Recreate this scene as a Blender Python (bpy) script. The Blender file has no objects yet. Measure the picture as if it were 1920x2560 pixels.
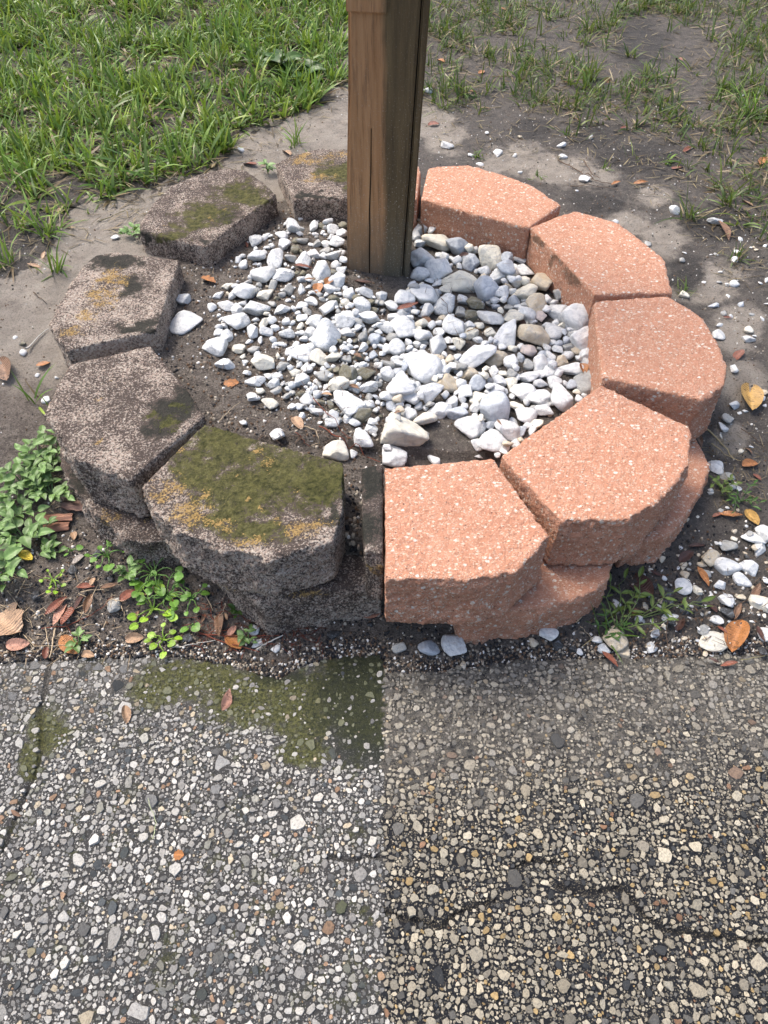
import bpy, bmesh, math, random
import numpy as np
from mathutils import Vector, Matrix, noise as mnoise
SC = bpy.context.scene
COL = SC.collection
# ------------------------------------------------------------------ camera, sky, sun, exposure
CAM_H, CAM_TILT, F = 1.0, math.radians(50.0), 1849.0          # height above the driveway, tilt below the horizon, focal length in photo pixels
cd = bpy.data.cameras.new('camera'); cam = bpy.data.objects.new('camera', cd); COL.objects.link(cam)
cam.location = (0, 0, CAM_H); cam.rotation_euler = (math.pi/2 - CAM_TILT, 0, 0)
cd.sensor_fit = 'VERTICAL'; cd.sensor_height = 36; cd.lens = F/2560*36; cd.clip_start = .02; cd.clip_end = 500
SC.camera = cam
W = bpy.data.worlds.new('World'); SC.world = W; W.use_nodes = True
wn = W.node_tree.nodes; bg = wn['Background']; sky = wn.new('ShaderNodeTexSky')
SUN_EL, SUN_AZ = 58.0, -52.0                                   # azimuth from +Y towards +X
sky.sky_type = 'NISHITA'; sky.sun_disc = False; sky.sun_elevation = math.radians(SUN_EL); sky.sun_rotation = math.radians(SUN_AZ)
sky.air_density = 1.0; sky.dust_density = 5.0; sky.ozone_density = .6
W.node_tree.links.new(sky.outputs[0], bg.inputs[0]); bg.inputs[1].default_value = .18
sd = bpy.data.lights.new('sun', 'SUN'); sun = bpy.data.objects.new('sun', sd); COL.objects.link(sun)
sd.energy = 1.5; sd.angle = math.radians(20); sd.color = (1, .965, .91)
el, az = math.radians(SUN_EL), math.radians(SUN_AZ)
sv = Vector((math.sin(az)*math.cos(el), math.cos(az)*math.cos(el), math.sin(el)))
sun.rotation_euler = sv.to_track_quat('Z', 'Y').to_euler(); sun.location = sv*5
vs = SC.view_settings; vs.view_transform = 'Standard'; vs.look = 'None'; vs.gamma = 1; vs.exposure = .85; vs.use_curve_mapping = False

rng = np.random.default_rng(7); R = random.Random(5)
# ------------------------------------------------------------------ helpers
_perm = np.random.default_rng(3).permutation(4096)
_grad = np.random.default_rng(4).normal(size=(4096, 3)); _grad /= np.linalg.norm(_grad, axis=1)[:, None]
def pnoise(P):
    P = np.asarray(P, float); i = np.floor(P).astype(int); f = P - i; u = f*f*f*(f*(f*6-15)+10); out = 0
    for dx in (0, 1):
        for dy in (0, 1):
            for dz in (0, 1):
                h = _perm[(_perm[(_perm[(i[:, 0]+dx) & 4095] + i[:, 1]+dy) & 4095] + i[:, 2]+dz) & 4095]
                g = _grad[h]; d = f - np.array([dx, dy, dz])
                w = (u[:, 0] if dx else 1-u[:, 0])*(u[:, 1] if dy else 1-u[:, 1])*(u[:, 2] if dz else 1-u[:, 2])
                out = out + w*(g*d).sum(1)
    return out*1.6
def fbm(P, s, o=3, seed=0.):
    P = np.asarray(P, float)*s + seed; a, r, t = 1., 0., 0.
    for k in range(o): r = r + a*pnoise(P); t += a; P = P*2.03 + 7.1; a *= .5
    return r/t
def f2(x, y, s, o=3, seed=0.): return fbm(np.stack([x, y, np.full_like(x, .37)], 1), s, o, seed)
def sst(a, b, x): t = np.clip((x-a)/(b-a), 0, 1); return t*t*(3-2*t)
_fw = np.array([0, math.cos(CAM_TILT), -math.sin(CAM_TILT)]); _up = np.array([0, math.sin(CAM_TILT), math.cos(CAM_TILT)])
def at(px, py, z=0.):                                          # photo pixel -> point on the level z
    d = np.array([1., 0, 0])*(px-960)/F - _up*(py-1280)/F + _fw
    p = d*((z-CAM_H)/d[2]); return float(p[0]), float(p[1])
def pix(x, y, z):
    x, y, z = np.asarray(x, float), np.asarray(y, float), np.asarray(z, float)
    dep = y*_fw[1] + (z-CAM_H)*_fw[2]; v = y*_up[1] + (z-CAM_H)*_up[2]; dep = np.maximum(dep, 1e-3)
    return 960 + F*x/dep, 1280 - F*v/dep, dep
def inpoly(px, py, poly):
    c = np.zeros(np.shape(px), bool); n = len(poly)
    for i in range(n):
        x0, y0 = poly[i]; x1, y1 = poly[(i+1) % n]
        if y0 == y1: continue
        c ^= ((y0 > py) != (y1 > py)) & (px < (x1-x0)*(py-y0)/(y1-y0)+x0)
    return c
def blobs(px, py, L):                                          # soft union of round or oval patches
    m = np.zeros(np.shape(px))
    for b in L:
        x, y, r = b[:3]; ry = b[3] if len(b) > 3 else r
        m = np.maximum(m, 1 - np.sqrt(((px-x)/r)**2 + ((py-y)/ry)**2))
    return np.clip(m, 0, 1)
def mesh_np(name, V, Fq=None, Ft=None, smooth=True, col=None, attrs=None):
    me = bpy.data.meshes.new(name); V = np.asarray(V, np.float32)
    nq = 0 if Fq is None else len(Fq); nt = 0 if Ft is None else len(Ft)
    li = np.concatenate(([np.asarray(Fq).ravel()] if nq else []) + ([np.asarray(Ft).ravel()] if nt else [])).astype(np.int32)
    me.vertices.add(len(V)); me.vertices.foreach_set('co', V.ravel())
    me.loops.add(len(li)); me.loops.foreach_set('vertex_index', li)
    me.polygons.add(nq+nt)
    st = np.concatenate([np.arange(nq)*4, nq*4 + np.arange(nt)*3]).astype(np.int32)
    me.polygons.foreach_set('loop_start', st)
    me.polygons.foreach_set('use_smooth', np.full(nq+nt, smooth))
    me.update(calc_edges=True); me.validate()
    if col is not None: set_col(me, 'Col', col)
    for k, v in (attrs or {}).items(): set_col(me, k, v)
    return me
def set_col(me, name, c):
    a = me.color_attributes.new(name, 'FLOAT_COLOR', 'POINT'); c = np.asarray(c, np.float32)
    if c.shape[1] == 3: c = np.concatenate([c, np.ones((len(c), 1), np.float32)], 1)
    a.data.foreach_set('color', c.ravel())
def grid_faces(nx, ny):
    i = np.arange(nx*ny).reshape(ny, nx); return np.stack([i[:-1, :-1], i[:-1, 1:], i[1:, 1:], i[1:, :-1]], -1).reshape(-1, 4)
def link(name, me, mats=None, parent=None, **props):
    o = bpy.data.objects.new(name, me); COL.objects.link(o)
    if mats is not None and me is not None and not me.materials:
        for m in (mats if isinstance(mats, (list, tuple)) else [mats]): me.materials.append(m)
    if parent: o.parent = parent
    for k, v in props.items():
        if v: o[k] = v
    return o
# ---- node shorthand
class NT:
    def __init__(s, name, rough=.85, spec=.3):
        s.m = bpy.data.materials.new(name); s.m.use_nodes = True; s.t = s.m.node_tree; s.n = s.t.nodes
        s.b = s.n['Principled BSDF']; s.b.inputs['Roughness'].default_value = rough; s.b.inputs['Specular IOR Level'].default_value = spec
        s.tc = s.n.new('ShaderNodeTexCoord'); s.co = s.tc.outputs['Object']
    def set(s, sock, v):
        if hasattr(v, 'is_output'): s.t.links.new(v, sock)
        elif isinstance(v, (tuple, list)): sock.default_value = (*v[:3], 1) if len(sock.default_value) == 4 else v
        else: sock.default_value = v
    def noise(s, sc, det=4, rough=.6, co=None, out='Fac', dist=0):
        n = s.n.new('ShaderNodeTexNoise'); s.set(n.inputs['Vector'], co or s.co); n.inputs['Scale'].default_value = sc
        n.inputs['Detail'].default_value = det; n.inputs['Roughness'].default_value = rough; n.inputs['Distortion'].default_value = dist
        return n.outputs[out]
    def vor(s, sc, co=None, out='Distance', rnd=1.):
        n = s.n.new('ShaderNodeTexVoronoi'); s.set(n.inputs['Vector'], co or s.co); n.inputs['Scale'].default_value = sc
        n.inputs['Randomness'].default_value = rnd; return n.outputs[out]
    def ramp(s, v, a, b, lo=0., hi=1.):
        n = s.n.new('ShaderNodeMapRange'); s.set(n.inputs[0], v); n.inputs[1].default_value = a; n.inputs[2].default_value = b
        n.inputs[3].default_value = lo; n.inputs[4].default_value = hi; return n.outputs[0]
    def mix(s, f, a, b, bt='MIX'):
        n = s.n.new('ShaderNodeMix'); n.data_type = 'RGBA'; n.blend_type = bt; n.clamp_factor = True
        s.set(n.inputs[0], f); s.set(n.inputs[6], a); s.set(n.inputs[7], b); return n.outputs[2]
    def math(s, op, a, b=0.):
        n = s.n.new('ShaderNodeMath'); n.operation = op; s.set(n.inputs[0], a); s.set(n.inputs[1], b); return n.outputs[0]
    def sep(s, c):
        n = s.n.new('ShaderNodeSeparateColor'); s.set(n.inputs[0], c); return n.outputs
    def attr(s, name):
        n = s.n.new('ShaderNodeAttribute'); n.attribute_name = name; return n.outputs['Color']
    def scale(s, v, co=None):
        n = s.n.new('ShaderNodeMapping'); s.set(n.inputs[0], co or s.co); n.inputs['Scale'].default_value = v; return n.outputs[0]
    def rnd(s): return s.n.new('ShaderNodeObjectInfo').outputs['Random']
    def bump(s, h, d=.002, st=1., prev=None):
        n = s.n.new('ShaderNodeBump'); n.inputs['Strength'].default_value = st; n.inputs['Distance'].default_value = d; s.set(n.inputs['Height'], h)
        if prev: s.set(n.inputs['Normal'], prev)
        return n.outputs[0]
    def done(s, col, normal=None, rough=None):
        s.set(s.b.inputs['Base Color'], col)
        if normal: s.set(s.b.inputs['Normal'], normal)
        if rough is not None: s.set(s.b.inputs['Roughness'], rough)
        return s.m
# ------------------------------------------------------------------ lie of the land
EDGE_PX = [(-900, 1690), (0, 1655), (190, 1642), (330, 1640), (450, 1640), (590, 1660), (655, 1688), (700, 1692), (745, 1664), (830, 1642), (952, 1632), (968, 1676), (1060, 1676), (1150, 1666),
           (1300, 1648), (1500, 1642), (1700, 1640), (1920, 1628), (2900, 1600)]
_ep = np.array([at(x, y, 0) for x, y in EDGE_PX])
def edge_y(x, y=None): return np.interp(x, _ep[:, 0], _ep[:, 1]) + .006*f2(np.asarray(x), np.zeros_like(x), 30, 3, 3.) + .003*f2(np.asarray(x), np.zeros_like(x), 160, 2, 9.)
CX, CY = 0.0, 1.12
RING_MID = [(math.atan2(y-CY, x-CX), math.hypot(x-CX, y-CY)) for x, y in
            [at(*p, .2) for p in [(520, 520), (290, 740), (310, 1010), (610, 1215), (905, 1290), (1130, 1300), (1480, 1140), (1640, 850), (1500, 640), (1230, 490), (960, 440), (740, 435)]]]
RING_MID.sort(); _ra = np.array([a for a, r in RING_MID]); _rr = np.array([r for a, r in RING_MID])
_ra = np.concatenate([_ra-2*math.pi, _ra, _ra+2*math.pi]); _rr = np.tile(_rr, 3)
def ring_in(x, y):                                             # 1 inside the ring of blocks, 0 outside
    r = np.hypot(x-CX, y-CY); rm = np.interp(np.arctan2(y-CY, x-CX), _ra, _rr); return 1 - sst(-.02, .02, r-rm)
def soil_z(x, y):
    x = np.asarray(x, float); y = np.asarray(y, float)
    zl = np.interp(y, [.55, .615, .67, .78, 1.0, 1.25, 1.6, 2.5, 4, 60], [-.004, .006, .03, .035, .10, .152, .15, .16, .18, .3])
    zr = np.interp(y, [.55, .62, .72, .9, 1.1, 1.4, 1.7, 2.5, 4, 60], [-.008, .016, .03, .055, .10, .12, .128, .135, .15, .3])
    k = sst(-.12, .12, x); z = zl*(1-k) + zr*k
    zin = .152*(1-k) + .118*k; zin = np.where((y < .87), zin - .012, zin); w = ring_in(x, y); z = z*(1-w) + zin*w
    z = z + .006*f2(x, y, 5, 3) + .0036*f2(x, y, 42, 3, 5.)
    # rain-washed ridges of pale sand in the yard behind the new blocks
    rg = sst(.1, .35, x)*sst(1.0, 1.5, y)*(1-sst(2.4, 2.9, y))*(1-w)
    z = z + rg*.011*np.abs(f2(x+.2*f2(x, y, 6, 2), y*1.4, 16, 3, 11.))
    return np.where(y < edge_y(x), -.03, z)
_tx0, _ty0, _tc = -4.0, .1, .006
_TX, _TY = np.meshgrid(np.arange(_tx0, 4.0, _tc*2), np.arange(_ty0, 5.5, _tc)); _TZ = soil_z(_TX.ravel(), _TY.ravel()).reshape(_TX.shape)
def soil_q(x, y):                                              # quick look-up of the same ground for single points
    i = min(max(int((x-_tx0)/(_tc*2)+.5), 0), _TX.shape[1]-1); j = min(max(int((y-_ty0)/_tc+.5), 0), _TX.shape[0]-1); return float(_TZ[j, i])
def ground(px, py, add=0.):                                    # photo pixel -> point on the soil (or driveway)
    z = 0.
    for _ in range(8):
        x, y = at(px, py, z + add); zz = soil_q(x, y); z = max(zz, 0.) if zz < -.02 else zz
    return x, y, z
# ------------------------------------------------------------------ soil
GRASS_L = [(-900, -200), (868, -200), (868, 205), (800, 262), (700, 300), (590, 335), (560, 400), (430, 452), (300, 500), (215, 500), (160, 560), (130, 640), (0, 700), (-900, 900)]
SAND_R = [(1060, 300, 130, 60), (1120, 340, 80, 60), (1290, 400, 110, 60), (1400, 420, 140, 60), (1500, 440, 110, 45), (1640, 490, 60, 40), (1560, 560, 90, 40), (1660, 600, 80, 70), (1770, 700, 140, 80), (1840, 830, 120, 90), (1860, 960, 110, 90), (1820, 1100, 70, 60)]
DARK_R = [(1600, 400, 170, 70), (1480, 510, 110, 40), (1720, 680, 70, 70), (1600, 110, 100, 90), (1330, 320, 90, 40), (1500, 340, 120, 50), (1800, 560, 120, 60)]
def axis(lo, hi, step, far, g=1.25):
    a = list(np.arange(lo, hi, step)); s = step
    while a[-1] < far: s *= g; a.append(a[-1]+s)
    s = step; b = [lo]
    while b[-1] > -far: s *= g; b.append(b[-1]-s)
    return np.array(b[:0:-1] + a)
def build_soil():
    xs = axis(-1.35, 1.35, .0058, 60); ys = axis(.54, 2.2, .0058, 60, 1.02); ys = ys[ys > -60]
    ys = np.concatenate([[-60, -20, -5, -1, 0, .3, .45], ys[ys > .5]])
    X, Y = np.meshgrid(xs, ys); x, y = X.ravel(), Y.ravel(); z = soil_z(x, y); w = ring_in(x, y)
    px, py, _ = pix(x, np.maximum(y, .3), z)
    n1 = f2(x, y, 12, 4, 2.); n2 = f2(x, y, 40, 3, 8.)
    right = sst(-.015, .015, x + .004*n2)
    sand = np.clip(blobs(px, py, SAND_R)*1.7 + .9*n1 - .1, 0, 1)*right*(1-w)
    grass = inpoly(px+50*n1, py+50*n2, GRASS_L).astype(float)*(1-right)
    lsand = (1-right)*(1-w)*sst(.95, 1.15, y)*(1-grass)*np.clip(.95+.8*n1, 0, 1)
    wet = np.clip(blobs(px, py, DARK_R)*1.5 + n1*.7, 0, 1)*right*(1-w)
    bed = sst(.60, .56, y)*.8 + (w > .5)*(.95-.6*right) + (1-right)*(1-w)*sst(1.12, .9, y)*.7
    A = np.stack([np.clip(sand+lsand, 0, 1), np.clip(wet+grass*.7, 0, 1), np.clip(bed, 0, 1), right], 1)
    me = mesh_np('soil', np.stack([x, y, z], 1), grid_faces(len(xs), len(ys)), attrs={'mask': A})
    n = NT('soil', .9, .25); s = n.sep(n.attr('mask'))
    fine = n.noise(420, 5, .75); mid = n.noise(60, 5, .65)
    base = n.mix(n.ramp(mid, .35, .65), (.145, .118, .098), (.235, .20, .17))
    pale = n.mix(n.ramp(n.noise(25, 4), .3, .7), (.28, .245, .205), (.40, .355, .30))
    dark = n.mix(n.ramp(mid, .3, .7), (.04, .037, .034), (.085, .077, .07))
    rightc = n.mix(n.ramp(mid, .35, .65), (.085, .075, .066), (.15, .133, .117))
    at_ = n.n.new('ShaderNodeAttribute'); at_.attribute_name = 'mask'
    c = n.mix(at_.outputs['Alpha'], base, rightc)
    c = n.mix(s[2], c, n.mix(n.ramp(mid, .4, .6), (.10, .083, .07), (.19, .165, .14)))
    c = n.mix(n.ramp(n.math('ADD', s[0], n.math('MULTIPLY', n.math('SUBTRACT', n.noise(26, 7, .8, dist=.8), .5), 1.7)), .26, .72), c, pale)
    c = n.mix(n.ramp(n.math('ADD', s[1], n.math('MULTIPLY', n.math('SUBTRACT', n.noise(34, 7, .8), .5), 1.4)), .26, .78), c, dark)
    grn = n.ramp(s[2], .2, .8, .5, 1); f3 = n.noise(300, 5, .8); c = n.mix(n.math('MULTIPLY', n.ramp(f3, .53, .60), grn), c, (.035, .028, .023)); c = n.mix(n.math('MULTIPLY', n.ramp(f3, .43, .36), grn), c, (.36, .32, .28))
    h = n.math('ADD', n.math('MULTIPLY', fine, 1.1), mid)
    m = n.done(c, n.bump(h, .007, 1.), n.ramp(mid, .3, .7, .6, .95))
    link('soil', me, m, kind='structure')
build_soil()
# ------------------------------------------------------------------ driveway: worn asphalt with its exposed aggregate
CRACKS = [[(130, 1640), (118, 1700), (98, 1780), (104, 1860), (92, 1930), (62, 1985), (40, 2040), (8, 2120), (-40, 2180)],
          [(968, 2278), (1010, 2295), (1060, 2305), (1105, 2318), (1135, 2285), (1170, 2270), (1235, 2250)],
          [(1400, 2215), (1440, 2228), (1510, 2226), (1548, 2215), (1575, 2240), (1610, 2285), (1660, 2322), (1720, 2330), (1800, 2340), (1860, 2352), (1980, 2350)],
          [(820, 2140), (870, 2150), (950, 2140)], [(1290, 2165), (1320, 2150), (1400, 2155)]]
def crack_d(x, y):
    d = np.full(np.shape(x), 9.)
    for c in CRACKS:
        w = [at(*p, 0) for p in c]
        for (x0, y0), (x1, y1) in zip(w, w[1:]):
            t = np.clip(((x-x0)*(x1-x0)+(y-y0)*(y1-y0))/((x1-x0)**2+(y1-y0)**2), 0, 1)
            d = np.minimum(d, np.hypot(x-x0-t*(x1-x0), y-y0-t*(y1-y0)))
    return d
MOSS_AND_SHADE = [(500, 1690, 200, 60), (640, 1740, 190, 110), (760, 1760, 150, 120), (880, 1720, 160, 130), (900, 1800, 110, 90), (930, 1660, 110, 60), (400, 1720, 110, 60), (120, 1830, 70, 70), (70, 1900, 40, 60), (760, 1880, 90, 50)]  # moss; the patches nearest the middle also stand in for a cast shadow
def drive_masks(x, y):
    px, py, _ = pix(x, y, np.zeros_like(x)); n1 = f2(x, y, 22, 4, 4.)+.9*f2(x, y, 110, 3, 14.); right = x > .012*f2(x, y, 30, 2) + .008*f2(x, y, 150, 2)
    moss = np.clip(blobs(px, py, MOSS_AND_SHADE)*2.2 + n1*.9 - .12, 0, 1)*(~right)  # moss, together with the cast shadow painted in near the middle
    film = np.clip(sst(2080, 1780, py + 190*n1 + .12*(px-1440))*.95, 0, 1)*right
    dirt = (~right)*np.clip(sst(1880, 1680, py+110*n1), 0, 1)*.6
    dark = np.clip(blobs(px, py, [(960, 1760, 210, 190), (700, 1690, 80, 22)])*3.2+n1*.4, 0, 1)*(~right)  # large patch: cast shadow painted into the asphalt colour, partly dark moss
    return moss, film, dirt, right.astype(float), dark
def drive_z(x, y): return .0012*f2(x, y, 60, 3) + .003*f2(x, y, 4, 2) - .007*sst(.0045, .001, crack_d(x, y)+.0012*f2(x, y, 90, 2)) - .055*sst(-.002, .022, y-edge_y(x)+.004*f2(x, y, 120, 2)) - .003*sst(-.03, 0, y-edge_y(x))
def build_drive():
    xs = axis(-.80, .80, .0042, 30, 1.3); ys = np.concatenate([[-30, -8, -2, -.6, -.3], np.arange(-.08, .70, .0042)])
    X, Y = np.meshgrid(xs, ys); x, y = X.ravel(), Y.ravel(); z = drive_z(x, y)
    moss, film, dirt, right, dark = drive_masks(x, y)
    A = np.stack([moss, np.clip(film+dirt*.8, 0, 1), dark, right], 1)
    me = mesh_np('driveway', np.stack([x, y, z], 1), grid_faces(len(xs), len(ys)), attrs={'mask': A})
    n = NT('asphalt_binder', .7, .4); s = n.sep(n.attr('mask')); fine = n.noise(700, 4, .7); mid = n.noise(140, 4, .7)
    at_ = n.n.new('ShaderNodeAttribute'); at_.attribute_name = 'mask'
    c = n.mix(at_.outputs['Alpha'], (.062, .060, .058), (.017, .018, .022))
    v = n.vor(520, out='Color'); vs_ = n.sep(v); vd = n.vor(520)
    grit = n.math('MULTIPLY', n.ramp(vs_[0], .5, .6), n.ramp(vd, .5, .3))
    c = n.mix(n.math('MULTIPLY', grit, .75), c, n.mix(at_.outputs['Alpha'], (.36, .35, .33), (.32, .28, .20)))
    c = n.mix(n.math('MULTIPLY', s[1], n.ramp(n.noise(90, 5, .8), .40, .58, .12, .95)), c, n.mix(fine, (.13, .115, .095), (.29, .27, .23)))
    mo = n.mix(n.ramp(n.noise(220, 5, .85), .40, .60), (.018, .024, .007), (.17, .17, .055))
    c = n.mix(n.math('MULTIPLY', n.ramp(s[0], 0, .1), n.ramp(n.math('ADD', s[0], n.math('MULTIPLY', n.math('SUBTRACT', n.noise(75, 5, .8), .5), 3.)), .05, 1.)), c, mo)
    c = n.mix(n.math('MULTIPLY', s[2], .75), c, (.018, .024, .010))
    c = n.mix(n.math('MULTIPLY', s[2], n.ramp(fine, .62, .68)), c, (.30, .31, .27))
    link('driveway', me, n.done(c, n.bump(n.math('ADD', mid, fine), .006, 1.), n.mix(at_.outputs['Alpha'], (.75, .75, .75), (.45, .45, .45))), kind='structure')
build_drive()
def poly_stones(cx, cy, cz, r, h, n, seed, asp=(.65, 1.0), col=None, rr=(.78, 1.12)):
    """many low rounded chips in one go: n-gon foot, shoulder ring, top point"""
    g = np.random.default_rng(seed); N = len(cx); a0 = g.uniform(0, 6.28, N)[:, None]
    ang = a0 + (np.arange(n)[None]+g.uniform(-.28, .28, (N, n)))*2*math.pi/n
    rad = g.uniform(*rr, (N, n))*r[:, None]; st = g.uniform(*asp, N)[:, None]; rot = g.uniform(0, 3.14, N)[:, None]
    ux, uy = np.cos(ang)*rad, np.sin(ang)*rad*st; X = ux*np.cos(rot)-uy*np.sin(rot); Y = ux*np.sin(rot)+uy*np.cos(rot)
    tilt = g.normal(0, .16, (2, N, 1)); k = .86
    V = np.zeros((N, 2*n+1, 3)); V[:, :n, 0] = cx[:, None]+X; V[:, :n, 1] = cy[:, None]+Y; V[:, :n, 2] = (cz-.003)[:, None]
    V[:, n:2*n, 0] = cx[:, None]+X*k; V[:, n:2*n, 1] = cy[:, None]+Y*k
    V[:, n:2*n, 2] = cz[:, None]+h[:, None]*g.uniform(.6, 1.0, (N, n)) + X*tilt[0]+Y*tilt[1]
    V[:, 2*n, 0] = cx+g.normal(0, .1, N)*r; V[:, 2*n, 1] = cy+g.normal(0, .1, N)*r; V[:, 2*n, 2] = cz+h*1.08
    b = (np.arange(N)*(2*n+1))[:, None]; i = np.arange(n)[None]; j = (np.arange(n)[None]+1) % n
    Fq = np.stack([b+i, b+j, b+n+j, b+n+i], -1).reshape(-1, 4); Ft = np.stack([b+n+i, b+n+j, b+2*n+0*i], -1).reshape(-1, 3)
    C = None if col is None else np.repeat(col, 2*n+1, 0)
    return V.reshape(-1, 3), Fq, Ft, C
def build_aggregate():
    x0, x1, y0, y1, c = -.74, .74, -.05, .62, .0008
    occ = np.zeros((int((y1-y0)/c), int((x1-x0)/c)), bool)
    radii = np.concatenate([rng.uniform(.010, .014, 60), rng.uniform(.0062, .0095, 420), rng.uniform(.004, .0062, 3600), rng.uniform(.0025, .004, 24000), rng.uniform(.0013, .0025, 46000)])
    CX_, CY_, RR = [], [], []
    ux = rng.uniform(x0+.016, x1-.016, (len(radii), 6)); uy = rng.uniform(y0+.016, y1-.016, (len(radii), 6))
    for k, r in enumerate(radii):
        q = max(1, int(r*.80/c))
        for t in range(6):
            ix, iy = int((ux[k, t]-x0)/c), int((uy[k, t]-y0)/c)
            if occ[iy, ix]: continue
            if not occ[iy-q:iy+q+1, ix-q:ix+q+1].any():
                occ[iy-q:iy+q+1, ix-q:ix+q+1] = True; CX_.append(ux[k, t]); CY_.append(uy[k, t]); RR.append(r); break
    x, y, r = map(np.array, (CX_, CY_, RR)); keep = (y < edge_y(x)-.002) & (crack_d(x, y) > .5*r+.0014)
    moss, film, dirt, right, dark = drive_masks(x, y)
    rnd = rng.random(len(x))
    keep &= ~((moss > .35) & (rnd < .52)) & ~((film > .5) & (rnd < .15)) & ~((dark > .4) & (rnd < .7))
    x, y, r, moss, film, dirt, right, dark = (q[keep] for q in (x, y, r, moss, film, dirt, right, dark)); N = len(x)
    pal = np.array([[.47, .455, .42], [.38, .37, .34], [.30, .29, .27], [.54, .52, .47], [.17, .17, .165], [.07, .08, .085], [.46, .39, .28], [.34, .22, .14]])
    palr = np.array([[.54, .48, .36], [.45, .41, .32], [.32, .29, .23], [.62, .56, .43], [.18, .175, .16], [.05, .055, .06], [.50, .36, .17], [.30, .17, .10]])
    pk = rng.choice(8, N, p=[.27, .2, .15, .14, .10, .06, .06, .02])
    C = pal[pk]*(1-right[:, None]) + palr[pk]*right[:, None]*.88; C *= rng.uniform(.55, 1.2, (N, 1))*(1.1-.2*right[:, None])
    fc = np.array([[.24, .225, .195]])*rng.uniform(.6, 1.5, (N, 1)); fk = film[:, None]*rng.uniform(.3, .95, (N, 1)); C = C*(1-fk) + fc*fk
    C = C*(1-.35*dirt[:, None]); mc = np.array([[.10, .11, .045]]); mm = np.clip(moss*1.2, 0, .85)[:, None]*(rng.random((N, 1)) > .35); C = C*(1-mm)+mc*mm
    C = np.clip(C, .02, .8); z = drive_z(x, y)
    big = np.argsort(-r)[:290]; rest = np.ones(N, bool); rest[big] = False
    n = NT('aggregate', .6, .35); col = n.attr('Col'); nn = n.noise(420, 5, .8)
    col = n.mix(n.ramp(nn, .48, .66, 0, .75), col, n.mix(.75, col, (.05, .045, .04))); col = n.mix(n.ramp(nn, .4, .2, 0, .35), col, (.7, .68, .62))
    mat = n.done(col, n.bump(nn, .003, .9))
    P = []
    for nn_, lo, hi, sd_ in ((8, .0040, 1, 1), (6, .0022, .0040, 2), (5, 0, .0022, 3)):
        k = rest & (r >= lo) & (r < hi); P.append(poly_stones(x[k], y[k], z[k], r[k]*1.1, np.minimum(r[k]*.22, .0011), nn_, sd_, (.55, 1.), C[k], (.68, 1.2)))
    off = 0; Vs, Qs, Ts, Cs = [], [], [], []
    for V, Q, T, c_ in P: Vs.append(V); Qs.append(Q+off); Ts.append(T+off); Cs.append(c_); off += len(V)
    drv = bpy.data.objects['driveway']
    link('embedded_aggregate', mesh_np('embedded_aggregate', np.concatenate(Vs), np.concatenate(Qs), np.concatenate(Ts), False, np.concatenate(Cs)), mat, drv, kind='stuff')
    for q, k in enumerate(big):
        V, Q, T, c_ = poly_stones(np.zeros(1), np.zeros(1), np.zeros(1), r[k:k+1], np.array([min(r[k]*.18, .0016)]), 9, 100+q, (.6, 1.), C[k:k+1], (.72, 1.18))
        o = link('aggregate_stone', mesh_np('aggregate_stone', V, Q, T, False, c_), mat, drv); o.location = (x[k], y[k], z[k])
build_aggregate()
# ------------------------------------------------------------------ the ring of wall blocks
T = .2
def weathered_mat():
    n = NT('weathered_concrete', .92, .2); s = n.sep(n.attr('mask'))
    g1 = n.noise(300, 4, .8); g2 = n.noise(120, 4, .7); g3 = n.noise(16, 5, .7)
    at_ = n.n.new('ShaderNodeAttribute'); at_.attribute_name = 'mask'
    light = n.mix(n.ramp(n.noise(230, 2), .4, .6), (.38, .29, .235), (.56, .49, .41))
    dark = (.052, .042, .036)
    f = n.ramp(n.math('ADD', n.math('ADD', n.math('MULTIPLY', g1, 1.3), n.math('MULTIPLY', n.math('SUBTRACT', g3, at_.outputs['Alpha']), .6)), n.math('MULTIPLY', g2, .3)), .745, .83)
    c = n.mix(f, n.mix(g2, dark, (.13, .10, .085)), light)
    och = n.mix(n.ramp(g1, .35, .65), (.22, .12, .035), (.52, .36, .14))
    gg = n.math('ADD', n.math('MULTIPLY', n.math('SUBTRACT', g1, .5), 2.4), n.math('MULTIPLY', n.math('SUBTRACT', n.noise(50, 6, .8), .5), 2.6))
    thr = lambda ch, lo, hi: n.math('MULTIPLY', n.ramp(n.math('ADD', ch, gg), lo, hi), n.ramp(ch, .01, .12))
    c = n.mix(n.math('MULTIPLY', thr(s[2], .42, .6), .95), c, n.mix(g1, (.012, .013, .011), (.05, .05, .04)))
    mo = n.mix(n.ramp(g2, .35, .65), (.034, .037, .011), (.13, .125, .04))
    c = n.mix(n.math('MULTIPLY', thr(s[0], .35, .6), .95), c, mo)
    c = n.mix(n.math('MULTIPLY', thr(s[1], .42, .65), .9), c, och)
    h = n.math('ADD', n.math('MULTIPLY', g1, .7), g2)
    return n.done(c, n.bump(h, .007, 1.))
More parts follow.
